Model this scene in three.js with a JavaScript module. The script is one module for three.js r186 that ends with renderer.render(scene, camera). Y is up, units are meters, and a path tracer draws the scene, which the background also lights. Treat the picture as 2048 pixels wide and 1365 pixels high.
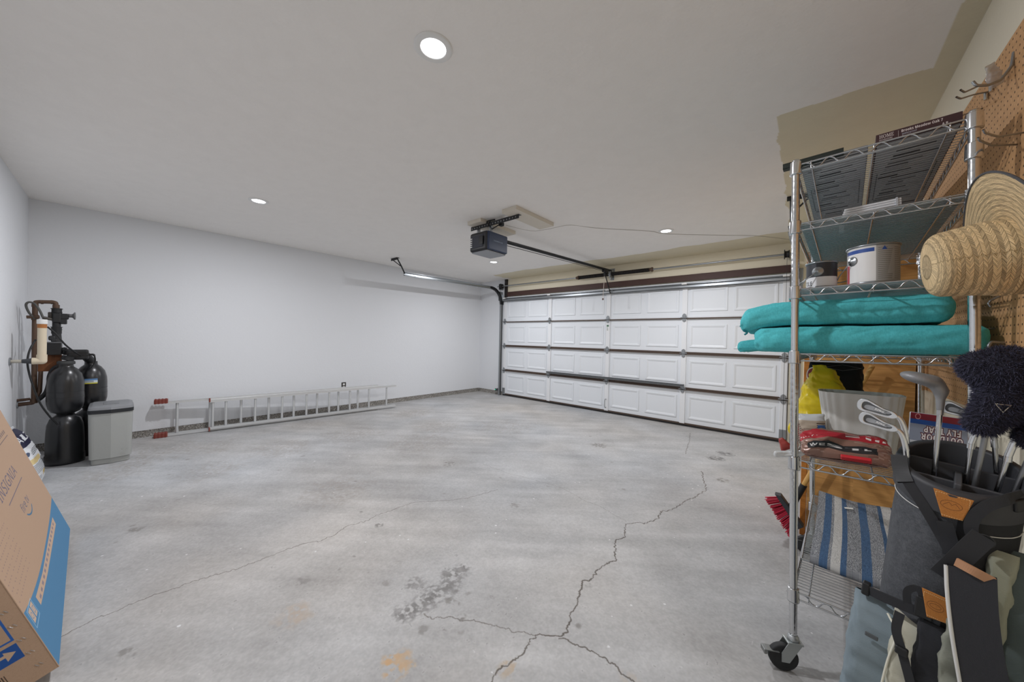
import * as THREE from 'three';
import { RoundedBoxGeometry } from 'three/addons/geometries/RoundedBoxGeometry.js';
import { mergeGeometries, mergeVertices } from 'three/addons/utils/BufferGeometryUtils.js';
import { MarchingCubes } from 'three/addons/objects/MarchingCubes.js';
import { MeshSurfaceSampler } from 'three/addons/math/MeshSurfaceSampler.js';
import { RectAreaLightUniformsLib } from 'three/addons/lights/RectAreaLightUniformsLib.js';

// ---------------------------------------------------------------- camera, light, exposure
const scene = new THREE.Scene();
scene.background = new THREE.Color(0x000000);
const camera = new THREE.PerspectiveCamera(89.53, 2048 / 1365, 0.05, 60);
camera.rotation.order = 'YXZ';
camera.position.set(5.8537, 1.2503, 5.5588);
camera.rotation.set(-0.0077, 0.7179, 0.0222);
const renderer = new THREE.WebGLRenderer({ antialias: true });
renderer.toneMapping = THREE.LinearToneMapping;
renderer.toneMappingExposure = 1.0;
renderer.shadowMap.enabled = true;
RectAreaLightUniformsLib.init();
const LAMP_INTENSITY = 1230, LAMP_COLOR = 0xf9faff, LAMP_SIDE = 0.088;
const LENS_GLOW = 10;

const W = 6.3229, D = 6.1507, H = 2.5293;

// ---------------------------------------------------------------- helpers
let seed = 1234567;
function rnd() { seed = (seed * 1664525 + 1013904223) >>> 0; return seed / 4294967296; }
const rr = (a, b) => a + (b - a) * rnd();
const V = (x, y, z) => new THREE.Vector3(x, y, z);
const P3 = a => a.map(p => V(p[0], p[1], p[2]));
const names = {};
function numbered(n) { if (!(n in names)) { names[n] = 0; return n; } names[n]++; return n + '_' + String(names[n]).padStart(3, '0'); }
function shadow(o) { o.castShadow = true; o.receiveShadow = true; return o; }
function mesh(name, geo, mat, parent, label) {
  const m = shadow(new THREE.Mesh(geo, mat));
  if (parent) { m.name = name; parent.add(m); if (label) m.userData.label = label; }
  else { m.name = numbered(name); scene.add(m); }
  return m;
}
function tag(o, label, category, group, kind) { o.userData.label = label; o.userData.category = category; if (group) o.userData.group = group; if (kind) o.userData.kind = kind; return o; }
function thing(name, label, category, pos = [0, 0, 0], group) {
  const g = new THREE.Group(); g.name = numbered(name); g.position.set(...pos); scene.add(g); return tag(g, label, category, group);
}
function struct(name, geo, mat, label, category) { return tag(mesh(name, geo, mat), label, category, null, 'structure'); }
function norm(g) {
  let q = g.index ? g.toNonIndexed() : g;
  for (const k of Object.keys(q.attributes)) if (!['position', 'normal', 'uv'].includes(k)) q.deleteAttribute(k);
  if (!q.attributes.normal) q.computeVertexNormals();
  if (!q.attributes.uv) q.setAttribute('uv', new THREE.BufferAttribute(new Float32Array(q.attributes.position.count * 2), 2));
  return q;
}
const join = list => mergeGeometries(list.map(norm));
function boxUV(g, s = 1) {            // uv in metres, by the face's main axis
  g = norm(g); const p = g.attributes.position, n = g.attributes.normal, u = g.attributes.uv;
  for (let i = 0; i < p.count; i += 3) {
    let a = 0, b = 0, c = 0;
    for (let k = 0; k < 3; k++) { a += Math.abs(n.getX(i + k)); b += Math.abs(n.getY(i + k)); c += Math.abs(n.getZ(i + k)); }
    for (let k = 0; k < 3; k++) { const x = p.getX(i + k), y = p.getY(i + k), z = p.getZ(i + k);
      if (a >= b && a >= c) u.setXY(i + k, z * s, y * s); else if (b >= c) u.setXY(i + k, x * s, z * s); else u.setXY(i + k, x * s, y * s); }
  }
  return g;
}
function bx(x0, x1, y0, y1, z0, z1, r = 0) {
  const w = x1 - x0, h = y1 - y0, d = z1 - z0;
  const g = r ? new RoundedBoxGeometry(w, h, d, 2, Math.min(r, w / 2.01, h / 2.01, d / 2.01)) : new THREE.BoxGeometry(w, h, d);
  g.translate((x0 + x1) / 2, (y0 + y1) / 2, (z0 + z1) / 2); return boxUV(g);
}
function rod(a, b, r, seg = 8, r2) {
  const A = a.isVector3 ? a : V(...a), B = b.isVector3 ? b : V(...b), d = B.clone().sub(A), L = d.length();
  const g = new THREE.CylinderGeometry(r2 === undefined ? r : r2, r, L, seg);
  g.applyQuaternion(new THREE.Quaternion().setFromUnitVectors(V(0, 1, 0), d.normalize())); g.translate((A.x + B.x) / 2, (A.y + B.y) / 2, (A.z + B.z) / 2); return norm(g);
}
function tube(pts, r, seg = 0, rad = 8, closed = false, tension = 0.5) {
  const c = new THREE.CatmullRomCurve3(pts[0].isVector3 ? pts : P3(pts), closed, 'catmullrom', tension);
  return norm(new THREE.TubeGeometry(c, seg || pts.length * 6, r, rad, closed));
}
function wire(pts, r, rad = 6) {      // straight pieces through points, balls at the bends
  const q = pts[0].isVector3 ? pts : P3(pts), out = [];
  for (let i = 0; i + 1 < q.length; i++) { out.push(rod(q[i], q[i + 1], r, rad)); if (i) { const s = new THREE.SphereGeometry(r, rad, 4); s.translate(q[i].x, q[i].y, q[i].z); out.push(norm(s)); } }
  return join(out);
}
function lathe(prof, seg = 24) { return norm(new THREE.LatheGeometry(prof.map(p => new THREE.Vector2(p[0], p[1])), seg)); }
function at(g, x = 0, y = 0, z = 0, rx = 0, ry = 0, rz = 0) { g.applyMatrix4(new THREE.Matrix4().compose(V(x, y, z), new THREE.Quaternion().setFromEuler(new THREE.Euler(rx, ry, rz)), V(1, 1, 1))); return g; }
function grid(nu, nv, fn, uvf) {      // parametric sheet, i over nu, j over nv, fn(u, v) -> [x,y,z]
  const p = [], uv = [], idx = [];
  for (let j = 0; j <= nv; j++) for (let i = 0; i <= nu; i++) { const u = i / nu, v = j / nv; p.push(...fn(u, v)); uv.push(...(uvf ? uvf(u, v) : [u, v])); }
  for (let j = 0; j < nv; j++) for (let i = 0; i < nu; i++) { const a = j * (nu + 1) + i; idx.push(a, a + 1, a + nu + 2, a, a + nu + 2, a + nu + 1); }
  const g = new THREE.BufferGeometry(); g.setAttribute('position', new THREE.Float32BufferAttribute(p, 3)); g.setAttribute('uv', new THREE.Float32BufferAttribute(uv, 2)); g.setIndex(idx); g.computeVertexNormals(); return g;
}
function ribbon(pts, width, thick, up = V(0, 0, 1), seg = 0) {   // a strap: flat band along a curve; up = face normal
  const c = new THREE.CatmullRomCurve3(P3(pts)), n = seg || pts.length * 6, rows = [];
  for (let i = 0; i <= n; i++) { const q = c.getPointAt(i / n), t = c.getTangentAt(i / n), s = V().crossVectors(t, up).normalize(), m = V().crossVectors(s, t).normalize();
    rows.push([[-1, -1], [1, -1], [1, 1], [-1, 1], [-1, -1]].map(([a, b]) => q.clone().addScaledVector(s, a * width / 2).addScaledVector(m, b * thick / 2))); }
  const g = grid(4, n, (u, v) => { const r = rows[Math.round(v * n)][Math.round(u * 4)]; return [r.x, r.y, r.z]; });
  const h = norm(g); h.computeVertexNormals(); return h;
}
// seeded lattice noise, tileable
const LAT = new Float32Array(65536); { let s = 99; for (let i = 0; i < 65536; i++) { s = (s * 1664525 + 1013904223) >>> 0; LAT[i] = s / 4294967296; } }
function vnoise(x, y, per) {
  const xi = Math.floor(x), yi = Math.floor(y), fx = x - xi, fy = y - yi, sx = fx * fx * (3 - 2 * fx), sy = fy * fy * (3 - 2 * fy);
  const m = (v) => ((v % per) + per) % per, h = (a, b) => LAT[((m(a) * 73 + m(b) * 179 + per * 31) & 255) * 256 + ((m(a) * 151 + m(b) * 41) & 255)];
  return (h(xi, yi) * (1 - sx) + h(xi + 1, yi) * sx) * (1 - sy) + (h(xi, yi + 1) * (1 - sx) + h(xi + 1, yi + 1) * sx) * sy;
}
function fbm(x, y, per, oct) { let a = 0, w = 0.5, t = 0; for (let o = 0; o < oct; o++) { a += w * vnoise(x, y, per); t += w; w *= 0.5; x *= 2; y *= 2; per *= 2; } return a / t; }
function n3(x, y, z) { return vnoise(x + z * 1.7, y - z * 2.3, 256) + vnoise(y * 1.3 + 17, z * 1.1 + x * 0.3 + 5, 256) - 1; }
function dataTex(size, fn, rep, srgb = true, sizeY = size) {
  const d = new Uint8Array(size * sizeY * 4);
  for (let j = 0; j < sizeY; j++) for (let i = 0; i < size; i++) { const c = fn(i / size, j / sizeY), k = (j * size + i) * 4; d[k] = Math.max(0, Math.min(255, c[0])); d[k + 1] = Math.max(0, Math.min(255, c[1])); d[k + 2] = Math.max(0, Math.min(255, c[2])); d[k + 3] = 255; }
  const t = new THREE.DataTexture(d, size, sizeY); t.wrapS = t.wrapT = THREE.RepeatWrapping; t.magFilter = THREE.LinearFilter; t.minFilter = THREE.LinearMipmapLinearFilter; t.generateMipmaps = true;
  if (srgb) t.colorSpace = THREE.SRGBColorSpace; if (rep) t.repeat.set(rep, Array.isArray(rep) ? rep[1] : rep); t.needsUpdate = true; return t;
}
const gray = fn => (u, v) => { const a = fn(u, v) * 255; return [a, a, a]; };
function canvasTex(w, h, draw) {
  const c = document.createElement('canvas'); c.width = w; c.height = h; const x = c.getContext('2d'); draw(x, w, h);
  const t = new THREE.CanvasTexture(c); t.colorSpace = THREE.SRGBColorSpace; t.anisotropy = 8; return t;
}
const std = (color, roughness = 0.6, metalness = 0, extra = {}) => new THREE.MeshStandardMaterial({ color, roughness, metalness, ...extra });
const phy = (color, roughness, metalness, extra) => new THREE.MeshPhysicalMaterial({ color, roughness, metalness, ...extra });

// shared textures
const fineBump = dataTex(256, gray((u, v) => fbm(u * 32, v * 32, 32, 4)), 1, false);
const peelBump = dataTex(512, gray((u, v) => { const a = fbm(u * 40, v * 40, 40, 3); return a * a * 1.4; }), 1.6, false);
const weaveBump = dataTex(256, gray((u, v) => 0.5 + 0.25 * Math.sin(u * Math.PI * 128) * (Math.floor(v * 128) % 2 ? 1 : -1) + 0.2 * (vnoise(u * 64, v * 64, 64) - 0.5)), 1, false);
weaveBump.repeat.set(9, 9);
const scratchRough = dataTex(256, gray((u, v) => 0.75 + 0.25 * fbm(u * 8, v * 64, 64, 3)), 3, false);

// materials
const M = {
  wallWhite: std(0xe3e5e8, 0.85, 0, { bumpMap: peelBump, bumpScale: 0.0005 }),
  cream: std(0xf0e8d2, 0.85, 0, { bumpMap: peelBump, bumpScale: 0.0008 }),
  white: std(0xe9e9e7, 0.5), doorWhite: std(0xe4e8ec, 0.45), doorStile: std(0xe8eaec, 0.4),
  galv: std(0x9fa3a6, 0.38, 0.85, { roughnessMap: scratchRough }), darkSteel: std(0x3a3b3d, 0.5, 0.6), brownSteel: std(0x56483f, 0.55, 0.3),
  chrome: std(0xd6d8da, 0.16, 1), chromeWire: std(0xc3c6c9, 0.24, 1), alu: std(0xdddfe0, 0.4, 0.55, { roughnessMap: scratchRough }),
  black: std(0x1b1c1e, 0.5), blackGloss: std(0x17181a, 0.22), rubber: std(0x232324, 0.75), brownPaint: std(0x4a322c, 0.6),
  copper: std(0x5f4a3c, 0.5, 0.35), pvc: std(0xe0d2b8, 0.45), pvcWhite: std(0xf0f0ee, 0.4), red: std(0xb02a30, 0.45), brick: std(0x8a4a40, 0.75),
};
// ---------------------------------------------------------------- the setting
const CRACKS = {
main:[[5.07,1.82],[5.15,2.10],[5.20,2.25],[5.17,2.46],[5.13,2.60],[5.09,2.84],[5.04,2.92],[5.06,3.04],[5.01,3.18],[4.98,3.18],[4.92,3.27],[4.96,3.37],[4.98,3.42],[4.95,3.49],[4.99,3.59],[5.04,3.69],[5.01,3.74],[5.00,3.85],[5.01,3.92],[4.98,3.96],[5.00,4.02],[5.04,4.11],[5.05,4.18],[5.08,4.26],[5.09,4.31],[5.08,4.33],[5.04,4.35],[5.00,4.39],[5.00,4.42],[5.01,4.45],[5.01,4.49],[5.00,4.56],[4.99,4.61],[5.00,4.65],[5.02,4.69]],
right:[[5.08,4.33],[5.12,4.32],[5.17,4.30],[5.21,4.29],[5.25,4.29],[5.29,4.29],[5.31,4.29],[5.34,4.30],[5.39,4.30],[5.46,4.32]],
left:[[5.00,4.39],[4.95,4.42],[4.91,4.44],[4.84,4.47],[4.76,4.51],[4.72,4.55],[4.67,4.57],[4.61,4.63],[4.56,4.64]],
hair:[[4.91,3.23],[4.80,3.20],[4.68,3.16],[4.54,3.16],[4.43,3.12],[4.27,3.09],[4.10,3.11],[3.87,3.14],[3.77,3.17],[3.42,3.17]],
door:[[4.61,0.36],[4.70,0.77],[4.81,1.37]],
west:[[3.59,5.73],[3.58,5.69],[3.55,5.60],[3.54,5.45],[3.55,5.28],[3.59,5.14],[3.59,4.94],[3.59,4.84],[3.64,4.74],[3.63,4.65],[3.59,4.56],[3.62,4.45],[3.60,4.35],[3.61,4.23],[3.62,4.08],[3.75,3.93],[3.86,3.76],[3.92,3.49]],
};
function floorMap() {
  const N = 2048, col = new Float32Array(N * N * 3), bump = new Uint8Array(N * N * 4), sx = W / N, sz = D / N;
  const cr = new Float32Array(N * N);
  const stamp = (x, z, r, fn) => { const i0 = Math.max(0, Math.floor((x - r) / sx)), i1 = Math.min(N - 1, Math.ceil((x + r) / sx)), j0 = Math.max(0, Math.floor((z - r) / sz)), j1 = Math.min(N - 1, Math.ceil((z + r) / sz));
    for (let j = j0; j <= j1; j++) for (let i = i0; i <= i1; i++) { const dx = i * sx - x, dz = j * sz - z, d = Math.hypot(dx, dz); if (d < r) fn(j * N + i, d, dx, dz, i, j); } };
  for (let j = 0; j < N; j++) for (let i = 0; i < N; i++) {
    const u = i / N, v = j / N, k = j * N + i;
    const big = fbm(u * 5, v * 5, 5, 4), mid = fbm(u * 24 + 3, v * 24, 24, 4), fine = vnoise(u * 900, v * 900, 900), grit = vnoise(u * 420 + 9, v * 420, 420);
    const sweep = fbm(u * 9 - v * 7 + 40, v * 52 + u * 44, 4096, 4);
    const warm = fbm(u * 7 + 40, v * 7 + 11, 64, 3);
    let L = 171 + (big - 0.5) * 26 + (mid - 0.5) * 30 + (sweep - 0.5) * 28 + (fine - 0.5) * 12 + (grit - 0.5) * 10;
    if (grit > 0.93 && fine > 0.6) L -= 26; if (vnoise(u * 300 + 70, v * 300, 300) > 0.985) L += 22;
    const w = (warm - 0.5) * 16;
    col[k * 3] = L + 1 + w * 0.5; col[k * 3 + 1] = L; col[k * 3 + 2] = L - 1 - w * 0.6;
    bump[k * 4] = bump[k * 4 + 1] = bump[k * 4 + 2] = Math.max(0, Math.min(255, 178 + (mid - 0.5) * 50 + (fine - 0.5) * 26 + (grit - .5) * 16)); bump[k * 4 + 3] = 255;
  }
  // stains: dirty oil, rust, drops; each with an outline of its own
  const stain = (x, z, r, rgb, a, f = 9) => stamp(x, z, r * 1.35, (k, d, dx, dz, i, j) => {
    const e = r * (0.62 + 0.75 * fbm(i / N * f * 24, j / N * f * 24, 4096, 3) - 0.05), sp = fbm(i / N * 330 + 5, j / N * 330, 2048, 3), t = Math.max(0, Math.min(1, (e - d) / (r * 0.45))) * Math.max(0, Math.min(1, (sp - .36) / .16)) * a * (0.55 + 0.9 * (fbm(i / N * 170, j / N * 170, 512, 2) - 0.2));
    for (let c = 0; c < 3; c++) col[k * 3 + c] += (rgb[c] - col[k * 3 + c]) * Math.min(1, Math.max(0, t)); });
  const OIL = [118, 116, 114];
  for (const [x, z, r] of [[4.49, 4.69, .07], [4.51, 4.61, .075], [4.48, 4.54, .07], [4.52, 4.50, .08], [4.50, 4.42, .085], [4.455, 4.33, .06], [4.44, 4.39, .07], [4.37, 4.56, .06]]) stain(x, z, r, OIL, 0.85, 17);
  for (const [x, z, r] of [[4.614, 4.423, .022], [4.715, 4.358, .02], [4.58, 4.51, .025], [4.62, 4.50, .022], [4.70, 4.54, .028], [4.63, 4.69, .03], [4.69, 4.64, .025], [5.26, 1.92, .07], [5.31, 1.75, .03], [5.02, 3.97, .025], [5.11, 4.22, .02], [3.73, 4.42, .035], [3.94, 4.93, .04], [3.96, 1.78, .12], [2.69, 5.48, .05], [4.2, 3.6, .05], [3.2, 3.4, .09], [3.87, 5.53, .028], [3.91, 5.51, .02]]) stain(x, z, r, [126, 123, 119], 0.8, 11);
  for (const [x, z, r] of [[5.10, 1.27, .10], [5.14, 1.05, .10], [5.05, 1.33, .07]]) stain(x, z, r, [112, 111, 110], 1, 7);
  stain(4.688, 4.841, .075, [190, 156, 118], 0.9, 8); stain(5.022, 4.577, .05, [182, 158, 130], 0.8, 8); stain(4.15, 5.03, .09, [176, 160, 144], 0.7, 8); stain(5.37, 4.3, .05, [184, 172, 158], 0.5, 9);
  for (const [x, z, r] of [[.95, 4.9, .35], [.7, 5.2, .3], [1.0, 5.4, .3], [.6, 3.8, .35], [1.8, 5.0, .3], [2.0, 2.6, .4], [1.5, 4.38, .4], [1.5, 3.6, .45], [2.4, 3.2, .5], [1.0, 2.4, .4], [2.6, 1.9, .5], [1.3, 5.6, .3], [3.0, 4.4, .35]]) stain(x, z, r, [140, 132, 124], 0.32, 5);
  for (let k = 0; k < 150; k++) stain(rr(0.2, 6.1), rr(0.2, 5.9), rr(0.006, 0.03), [126, 122, 117], rr(0.2, 0.6), 12);
  for (let k = 0; k < 170; k++) { const x = rr(.3, 6), z = rr(.3, 5.9); stamp(x, z, rr(.003, .007), q => { for (let c = 0; c < 3; c++) col[q * 3 + c] = 216; }); }
  // cracks: grooves in the relief with dirt in them
  const crack = (pts, w, a) => { for (let i = 0; i + 1 < pts.length; i++) { const [x0, z0] = pts[i], [x1, z1] = pts[i + 1], L = Math.hypot(x1 - x0, z1 - z0), n = Math.ceil(L / 0.0016);
    for (let k = 0; k <= n; k++) { const t = k / n, j1 = (vnoise((x0 + (x1 - x0) * t) * 60, (z0 + (z1 - z0) * t) * 60, 4096) - .5) * 0.016, j2 = (vnoise((x0 + (x1 - x0) * t) * 200 + 7, (z0 + (z1 - z0) * t) * 200, 4096) - .5) * 0.007;
      const nx = -(z1 - z0) / L, nz = (x1 - x0) / L, x = x0 + (x1 - x0) * t + nx * (j1 + j2), z = z0 + (z1 - z0) * t + nz * (j1 + j2), ww = w * (0.55 + 0.9 * vnoise(x * 30, z * 30, 4096));
      stamp(x, z, Math.max(ww, 0.0019), (q, d) => { const e = a * (1 - d / Math.max(ww, .0019) * .55); if (e > cr[q]) cr[q] = e; }); } } };
  crack(CRACKS.main, .0029, .95); crack(CRACKS.right, .0027, .9); crack(CRACKS.left, .002, .7); crack(CRACKS.hair, .0016, .38); crack(CRACKS.door, .004, .5); crack(CRACKS.west, .0019, .72);
  const out = new Uint8Array(N * N * 4);
  for (let k = 0; k < N * N; k++) { for (let c = 0; c < 3; c++) out[k * 4 + c] = Math.max(0, Math.min(255, col[k * 3 + c] * (1 - cr[k]) + [72, 64, 56][c] * cr[k])); out[k * 4 + 3] = 255; const b = bump[k * 4] * (1 - cr[k]); bump[k * 4] = bump[k * 4 + 1] = bump[k * 4 + 2] = b; }
  const mk = (d, srgb) => { const t = new THREE.DataTexture(d, N, N); t.magFilter = THREE.LinearFilter; t.minFilter = THREE.LinearMipmapLinearFilter; t.generateMipmaps = true; if (srgb) t.colorSpace = THREE.SRGBColorSpace; t.needsUpdate = true; return t; };
  return [mk(out, true), mk(bump, false)];
}
{
  const [map, bump] = floorMap();
  const g = bx(-0.1, W + 0.1, -0.12, 0, -0.25, D + 0.1), p = g.attributes.position, u = g.attributes.uv;
  for (let i = 0; i < p.count; i++) u.setXY(i, p.getX(i) / W, p.getZ(i) / D);
  struct('floor', g, std(0xffffff, 0.68, 0, { map, bumpMap: bump, bumpScale: 0.004 }), 'cracked and stained grey concrete garage floor', 'floor');
}
// ceiling: fresh white paint that stops short of the old cream paint along a wavy roller edge
{
  const map = dataTex(1024, (u, v) => {
    const x = u * W, z = v * D, w = (fbm(u * 14, v * 14, 64, 4) - .5) * .16;
    let old = z < 0.56 + w && x > 0.95 + w * 2;
    if (x > 5.66 + w * .7 && z < 3.12 + w) old = true;
    if (x > 6.24 + w * .3 && z < 5.2) old = true;
    const m = (fbm(u * 90, v * 90, 128, 3) - .5) * 4;
    return old ? [222 + m, 213 + m, 188 + m] : [245 + m, 242 + m, 238 + m];
  });
  const g = bx(-0.1, W + 0.1, H, H + 0.12, -0.12, D + 0.1), p = g.attributes.position, u = g.attributes.uv;
  for (let i = 0; i < p.count; i++) u.setXY(i, p.getX(i) / W, p.getZ(i) / D);
  const pb = peelBump.clone(); pb.repeat.set(12, 12); pb.needsUpdate = true;
  struct('ceiling', g, std(0xffffff, 0.9, 0, { map, bumpMap: pb, bumpScale: 0.0008 }), 'off-white painted garage ceiling with a cream unpainted border', 'ceiling');
}
struct('wall_left', bx(-0.12, 0, 0.08, H, -0.12, D + 0.1), M.wallWhite, 'long white painted wall with the ladder lying along it', 'wall');
struct('wall_back', bx(0, W + 0.1, 0.08, H, D, D + 0.1), M.wallWhite, 'white wall behind the water softener pipes and the leaning carton', 'wall');
struct('wall_right', bx(W, W + 0.1, 0, H, -0.12, D), M.cream, 'cream wall above the pegboard on the right', 'wall');
struct('wall_front_left', bx(0, 0.76, 0.08, H, -0.12, 0), M.wallWhite, 'narrow white wall between the corner and the garage door', 'wall');
struct('wall_front', join([bx(0.76, 5.634, 2.155, H, -0.12, 0), bx(5.634, W, 0, H, -0.12, 0)]), M.cream, 'cream wall above the garage door', 'wall');
{ // exposed aggregate stem wall under the drywall
  const map = dataTex(512, (u, v) => { const a = vnoise(u * 150, v * 150, 150), b = fbm(u * 30, v * 30, 30, 3); const L = 122 + a * a * 130 - b * 30; return [L + 4, L, L - 6]; }, 1.6);
  const bump = dataTex(512, gray((u, v) => vnoise(u * 150, v * 150, 150)), 1.6, false);
  const m = std(0xffffff, 0.95, 0, { map, bumpMap: bump, bumpScale: 0.006 });
  struct('baseboard_left', bx(-0.12, -0.004, 0, 0.08, -0.12, D + 0.1), m, 'rough exposed concrete strip under the long white wall', 'baseboard');
  struct('baseboard_back', bx(-0.004, W, 0, 0.08, D + 0.004, D + 0.1), m, 'rough exposed concrete strip under the back wall', 'baseboard');
  struct('baseboard_front', bx(-0.004, 0.76, 0, 0.08, -0.12, -0.004), m, 'rough exposed concrete strip beside the garage door track', 'baseboard');
}
struct('trim_1', join([bx(0.79, 5.63, 2.158, 2.252, 0, 0.022, .003)]), M.brownPaint, 'dark brown painted header board above the garage door', 'trim');
struct('trim_2', bx(0.775, 0.85, 2.10, H - 0.002, 0, 0.03, .003), std(0x2b2422, .6), 'dark upright board at the left end of the door header', 'trim');

// ---------------------------------------------------------------- garage door
{
  const door = tag(new THREE.Group(), 'white sectional garage door with four rows of raised panels', 'garage door', null, 'structure');
  door.name = 'door_1'; scene.add(door);
  const X0 = 0.765, X1 = 5.63, S = 0.5285, mul = [X0 + 0.04, 1.982, 3.196, 4.410, X1 - 0.04];
  const ring = (w, h) => { // moulded frame: up at its outer edge, sloping in to a flat field
    const L = [[0, 0], [0.003, 0.009], [0.02, 0.009], [0.042, 0.001]], pos = [], idx = [];
    for (const [o, z] of L) pos.push(-w / 2 + o, -h / 2 + o, z, w / 2 - o, -h / 2 + o, z, w / 2 - o, h / 2 - o, z, -w / 2 + o, h / 2 - o, z);
    for (let k = 0; k < 3; k++) for (let i = 0; i < 4; i++) { const a = k * 4 + i, b = k * 4 + (i + 1) % 4; idx.push(a, b, b + 4, a, b + 4, a + 4); }
    idx.push(12, 13, 14, 12, 14, 15);
    const g = new THREE.BufferGeometry(); g.setAttribute('position', new THREE.Float32BufferAttribute(pos, 3)); g.setIndex(idx); const q = g.toNonIndexed(); q.computeVertexNormals(); return norm(q);
  };
  const pw = 0.475, ph = 0.335, rg = ring(pw, ph);
  const centreW = (mul[2] - mul[1]);
  const hingeGeo = (() => { const s = new THREE.Shape(); s.moveTo(0, -0.062); s.bezierCurveTo(0.03, -0.05, 0.036, -0.018, 0.012, -0.006); s.lineTo(0.012, 0.006); s.bezierCurveTo(0.036, 0.018, 0.03, 0.05, 0, 0.062); s.bezierCurveTo(-0.03, 0.05, -0.036, 0.018, -0.012, 0.006); s.lineTo(-0.012, -0.006); s.bezierCurveTo(-0.036, -0.018, -0.03, -0.05, 0, -0.062);
    return norm(new THREE.ExtrudeGeometry(s, { depth: 0.006, bevelEnabled: true, bevelSize: 0.002, bevelThickness: 0.002, bevelSegments: 1, curveSegments: 6 })); })();
  for (let k = 0; k < 4; k++) {
    const y0 = 0.03 + k * S, y1 = y0 + S - 0.004;
    const sec = mesh('door_section', bx(X0, X1, y0, y1, -0.045, 0), M.doorWhite, door);
    for (let c = 0; c < 4; c++) for (let h = 0; h < 2; h++) {
      const a = mul[c] + (c === 0 ? 0.05 : 0.045), b = mul[c + 1] - (c === 3 ? 0.05 : 0.045), cx = a + (b - a) * (h ? 0.755 : 0.245);
      const m = mesh('raised_panel', rg, M.doorWhite, sec); m.position.set(cx, (y0 + y1) / 2 - 0.008, 0.0004);
    }
    for (const x of mul) mesh('stile', bx(x - 0.036, x + 0.036, y0 + 0.012, y1 - 0.012, 0, 0.02, .004), M.doorStile, sec);
    mesh('section_edge', join([bx(X0, X1, y0 - 0.002, y0 + 0.02, 0, 0.012), bx(X0, X1, y1 - 0.016, y1, 0, 0.03)]), k < 3 ? M.brownSteel : M.doorWhite, sec);
    if (k < 3) for (const x of mul) { const h = mesh('hinge', hingeGeo, M.galv, door); h.position.set(x, y1 + 0.002, 0.022); mesh('hinge_pin', rod([-.05, 0, .014], [.05, 0, .014], .007), M.galv, h); }
  }
  const tw = mesh('top_strut', join([bx(X0 + .01, X1 - .01, 2.05, 2.056, 0.02, 0.075), bx(X0 + .01, X1 - .01, 2.05, 2.085, 0.07, 0.075), bx(X0 + .01, X1 - .01, 2.105, 2.111, 0.02, 0.075), bx(X0 + .01, X1 - .01, 2.056, 2.105, 0.02, 0.024)]), M.galv, door);
  for (const x of mul) mesh('strut_clip', bx(x - .035, x + .035, 2.10, 2.125, .02, .08, .003), M.white, door);
  mesh('push_strut', join([bx(1.96, 4.43, 0.618, 0.623, 0.02, 0.075), bx(1.96, 4.43, 0.59, 0.618, 0.022, 0.026), bx(1.96, 4.43, 0.598, 0.62, 0.071, 0.075)]), std(0x6b6e70, .4, .8), door);
  mesh('bottom_seal', bx(X0, X1, 0.002, 0.03, -0.05, 0.006, .004), M.rubber, door);
  mesh('lift_handle', join([tube([[3.196, .10, .02], [3.196, .10, .06], [3.196, .14, .07], [3.196, .2, .07], [3.196, .24, .06], [3.196, .24, .02]], .006)]), M.galv, door);
  for (const x of [mul[0], mul[4]]) mesh('corner_bracket', bx(x - .035, x + .035, .03, .17, .02, .026), M.galv, door);
  mesh('door_label', new THREE.PlaneGeometry(.045, .11).translate(3.196, 1.47, .0215), std(0xffffff, .6, 0, { map: canvasTex(64, 160, (c, w, h) => { c.fillStyle = '#e8ebe8'; c.fillRect(0, 0, w, h); c.fillStyle = '#46705a'; c.fillRect(6, 10, 52, 44); c.fillStyle = '#5d6264'; for (let i = 0; i < 9; i++) c.fillRect(8, 64 + i * 10, 30 + (i * 37 % 18), 4); }) }), door);
}
// ---------------------------------------------------------------- ceiling downlights (each with its own lamp)
{
  const spots = [[4.563, 4.653, 'round recessed ceiling light nearest the camera, largest of four'], [1.786, 4.675, 'round recessed ceiling light near the far left of the ceiling'],
    [4.556, 1.42, 'round recessed ceiling light to the right of the opener rail'], [1.79, 1.418, 'round recessed ceiling light just below the opener motor']];
  for (const [x, z, label] of spots) {
    const t = thing('recessed_light', label, 'ceiling light', [x, H, z], 'four recessed ceiling lights');
    mesh('trim_ring', lathe([[0.054, -0.002], [0.057, -0.008], [0.078, -0.007], [0.083, -0.003], [0.083, 0]], 40), M.white, t);
    mesh('light_lens', at(norm(new THREE.CircleGeometry(0.054, 40)), 0, -0.0035, 0, Math.PI / 2), new THREE.MeshStandardMaterial({ color: 0xffffff, roughness: .5, emissive: 0xf6f8ff, emissiveIntensity: LENS_GLOW }), t);
    const L = new THREE.RectAreaLight(LAMP_COLOR, LAMP_INTENSITY, LAMP_SIDE, LAMP_SIDE); L.name = 'lamp_light'; L.position.set(0, -0.012, 0); L.rotation.x = -Math.PI / 2; t.add(L);
  }
}
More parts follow.
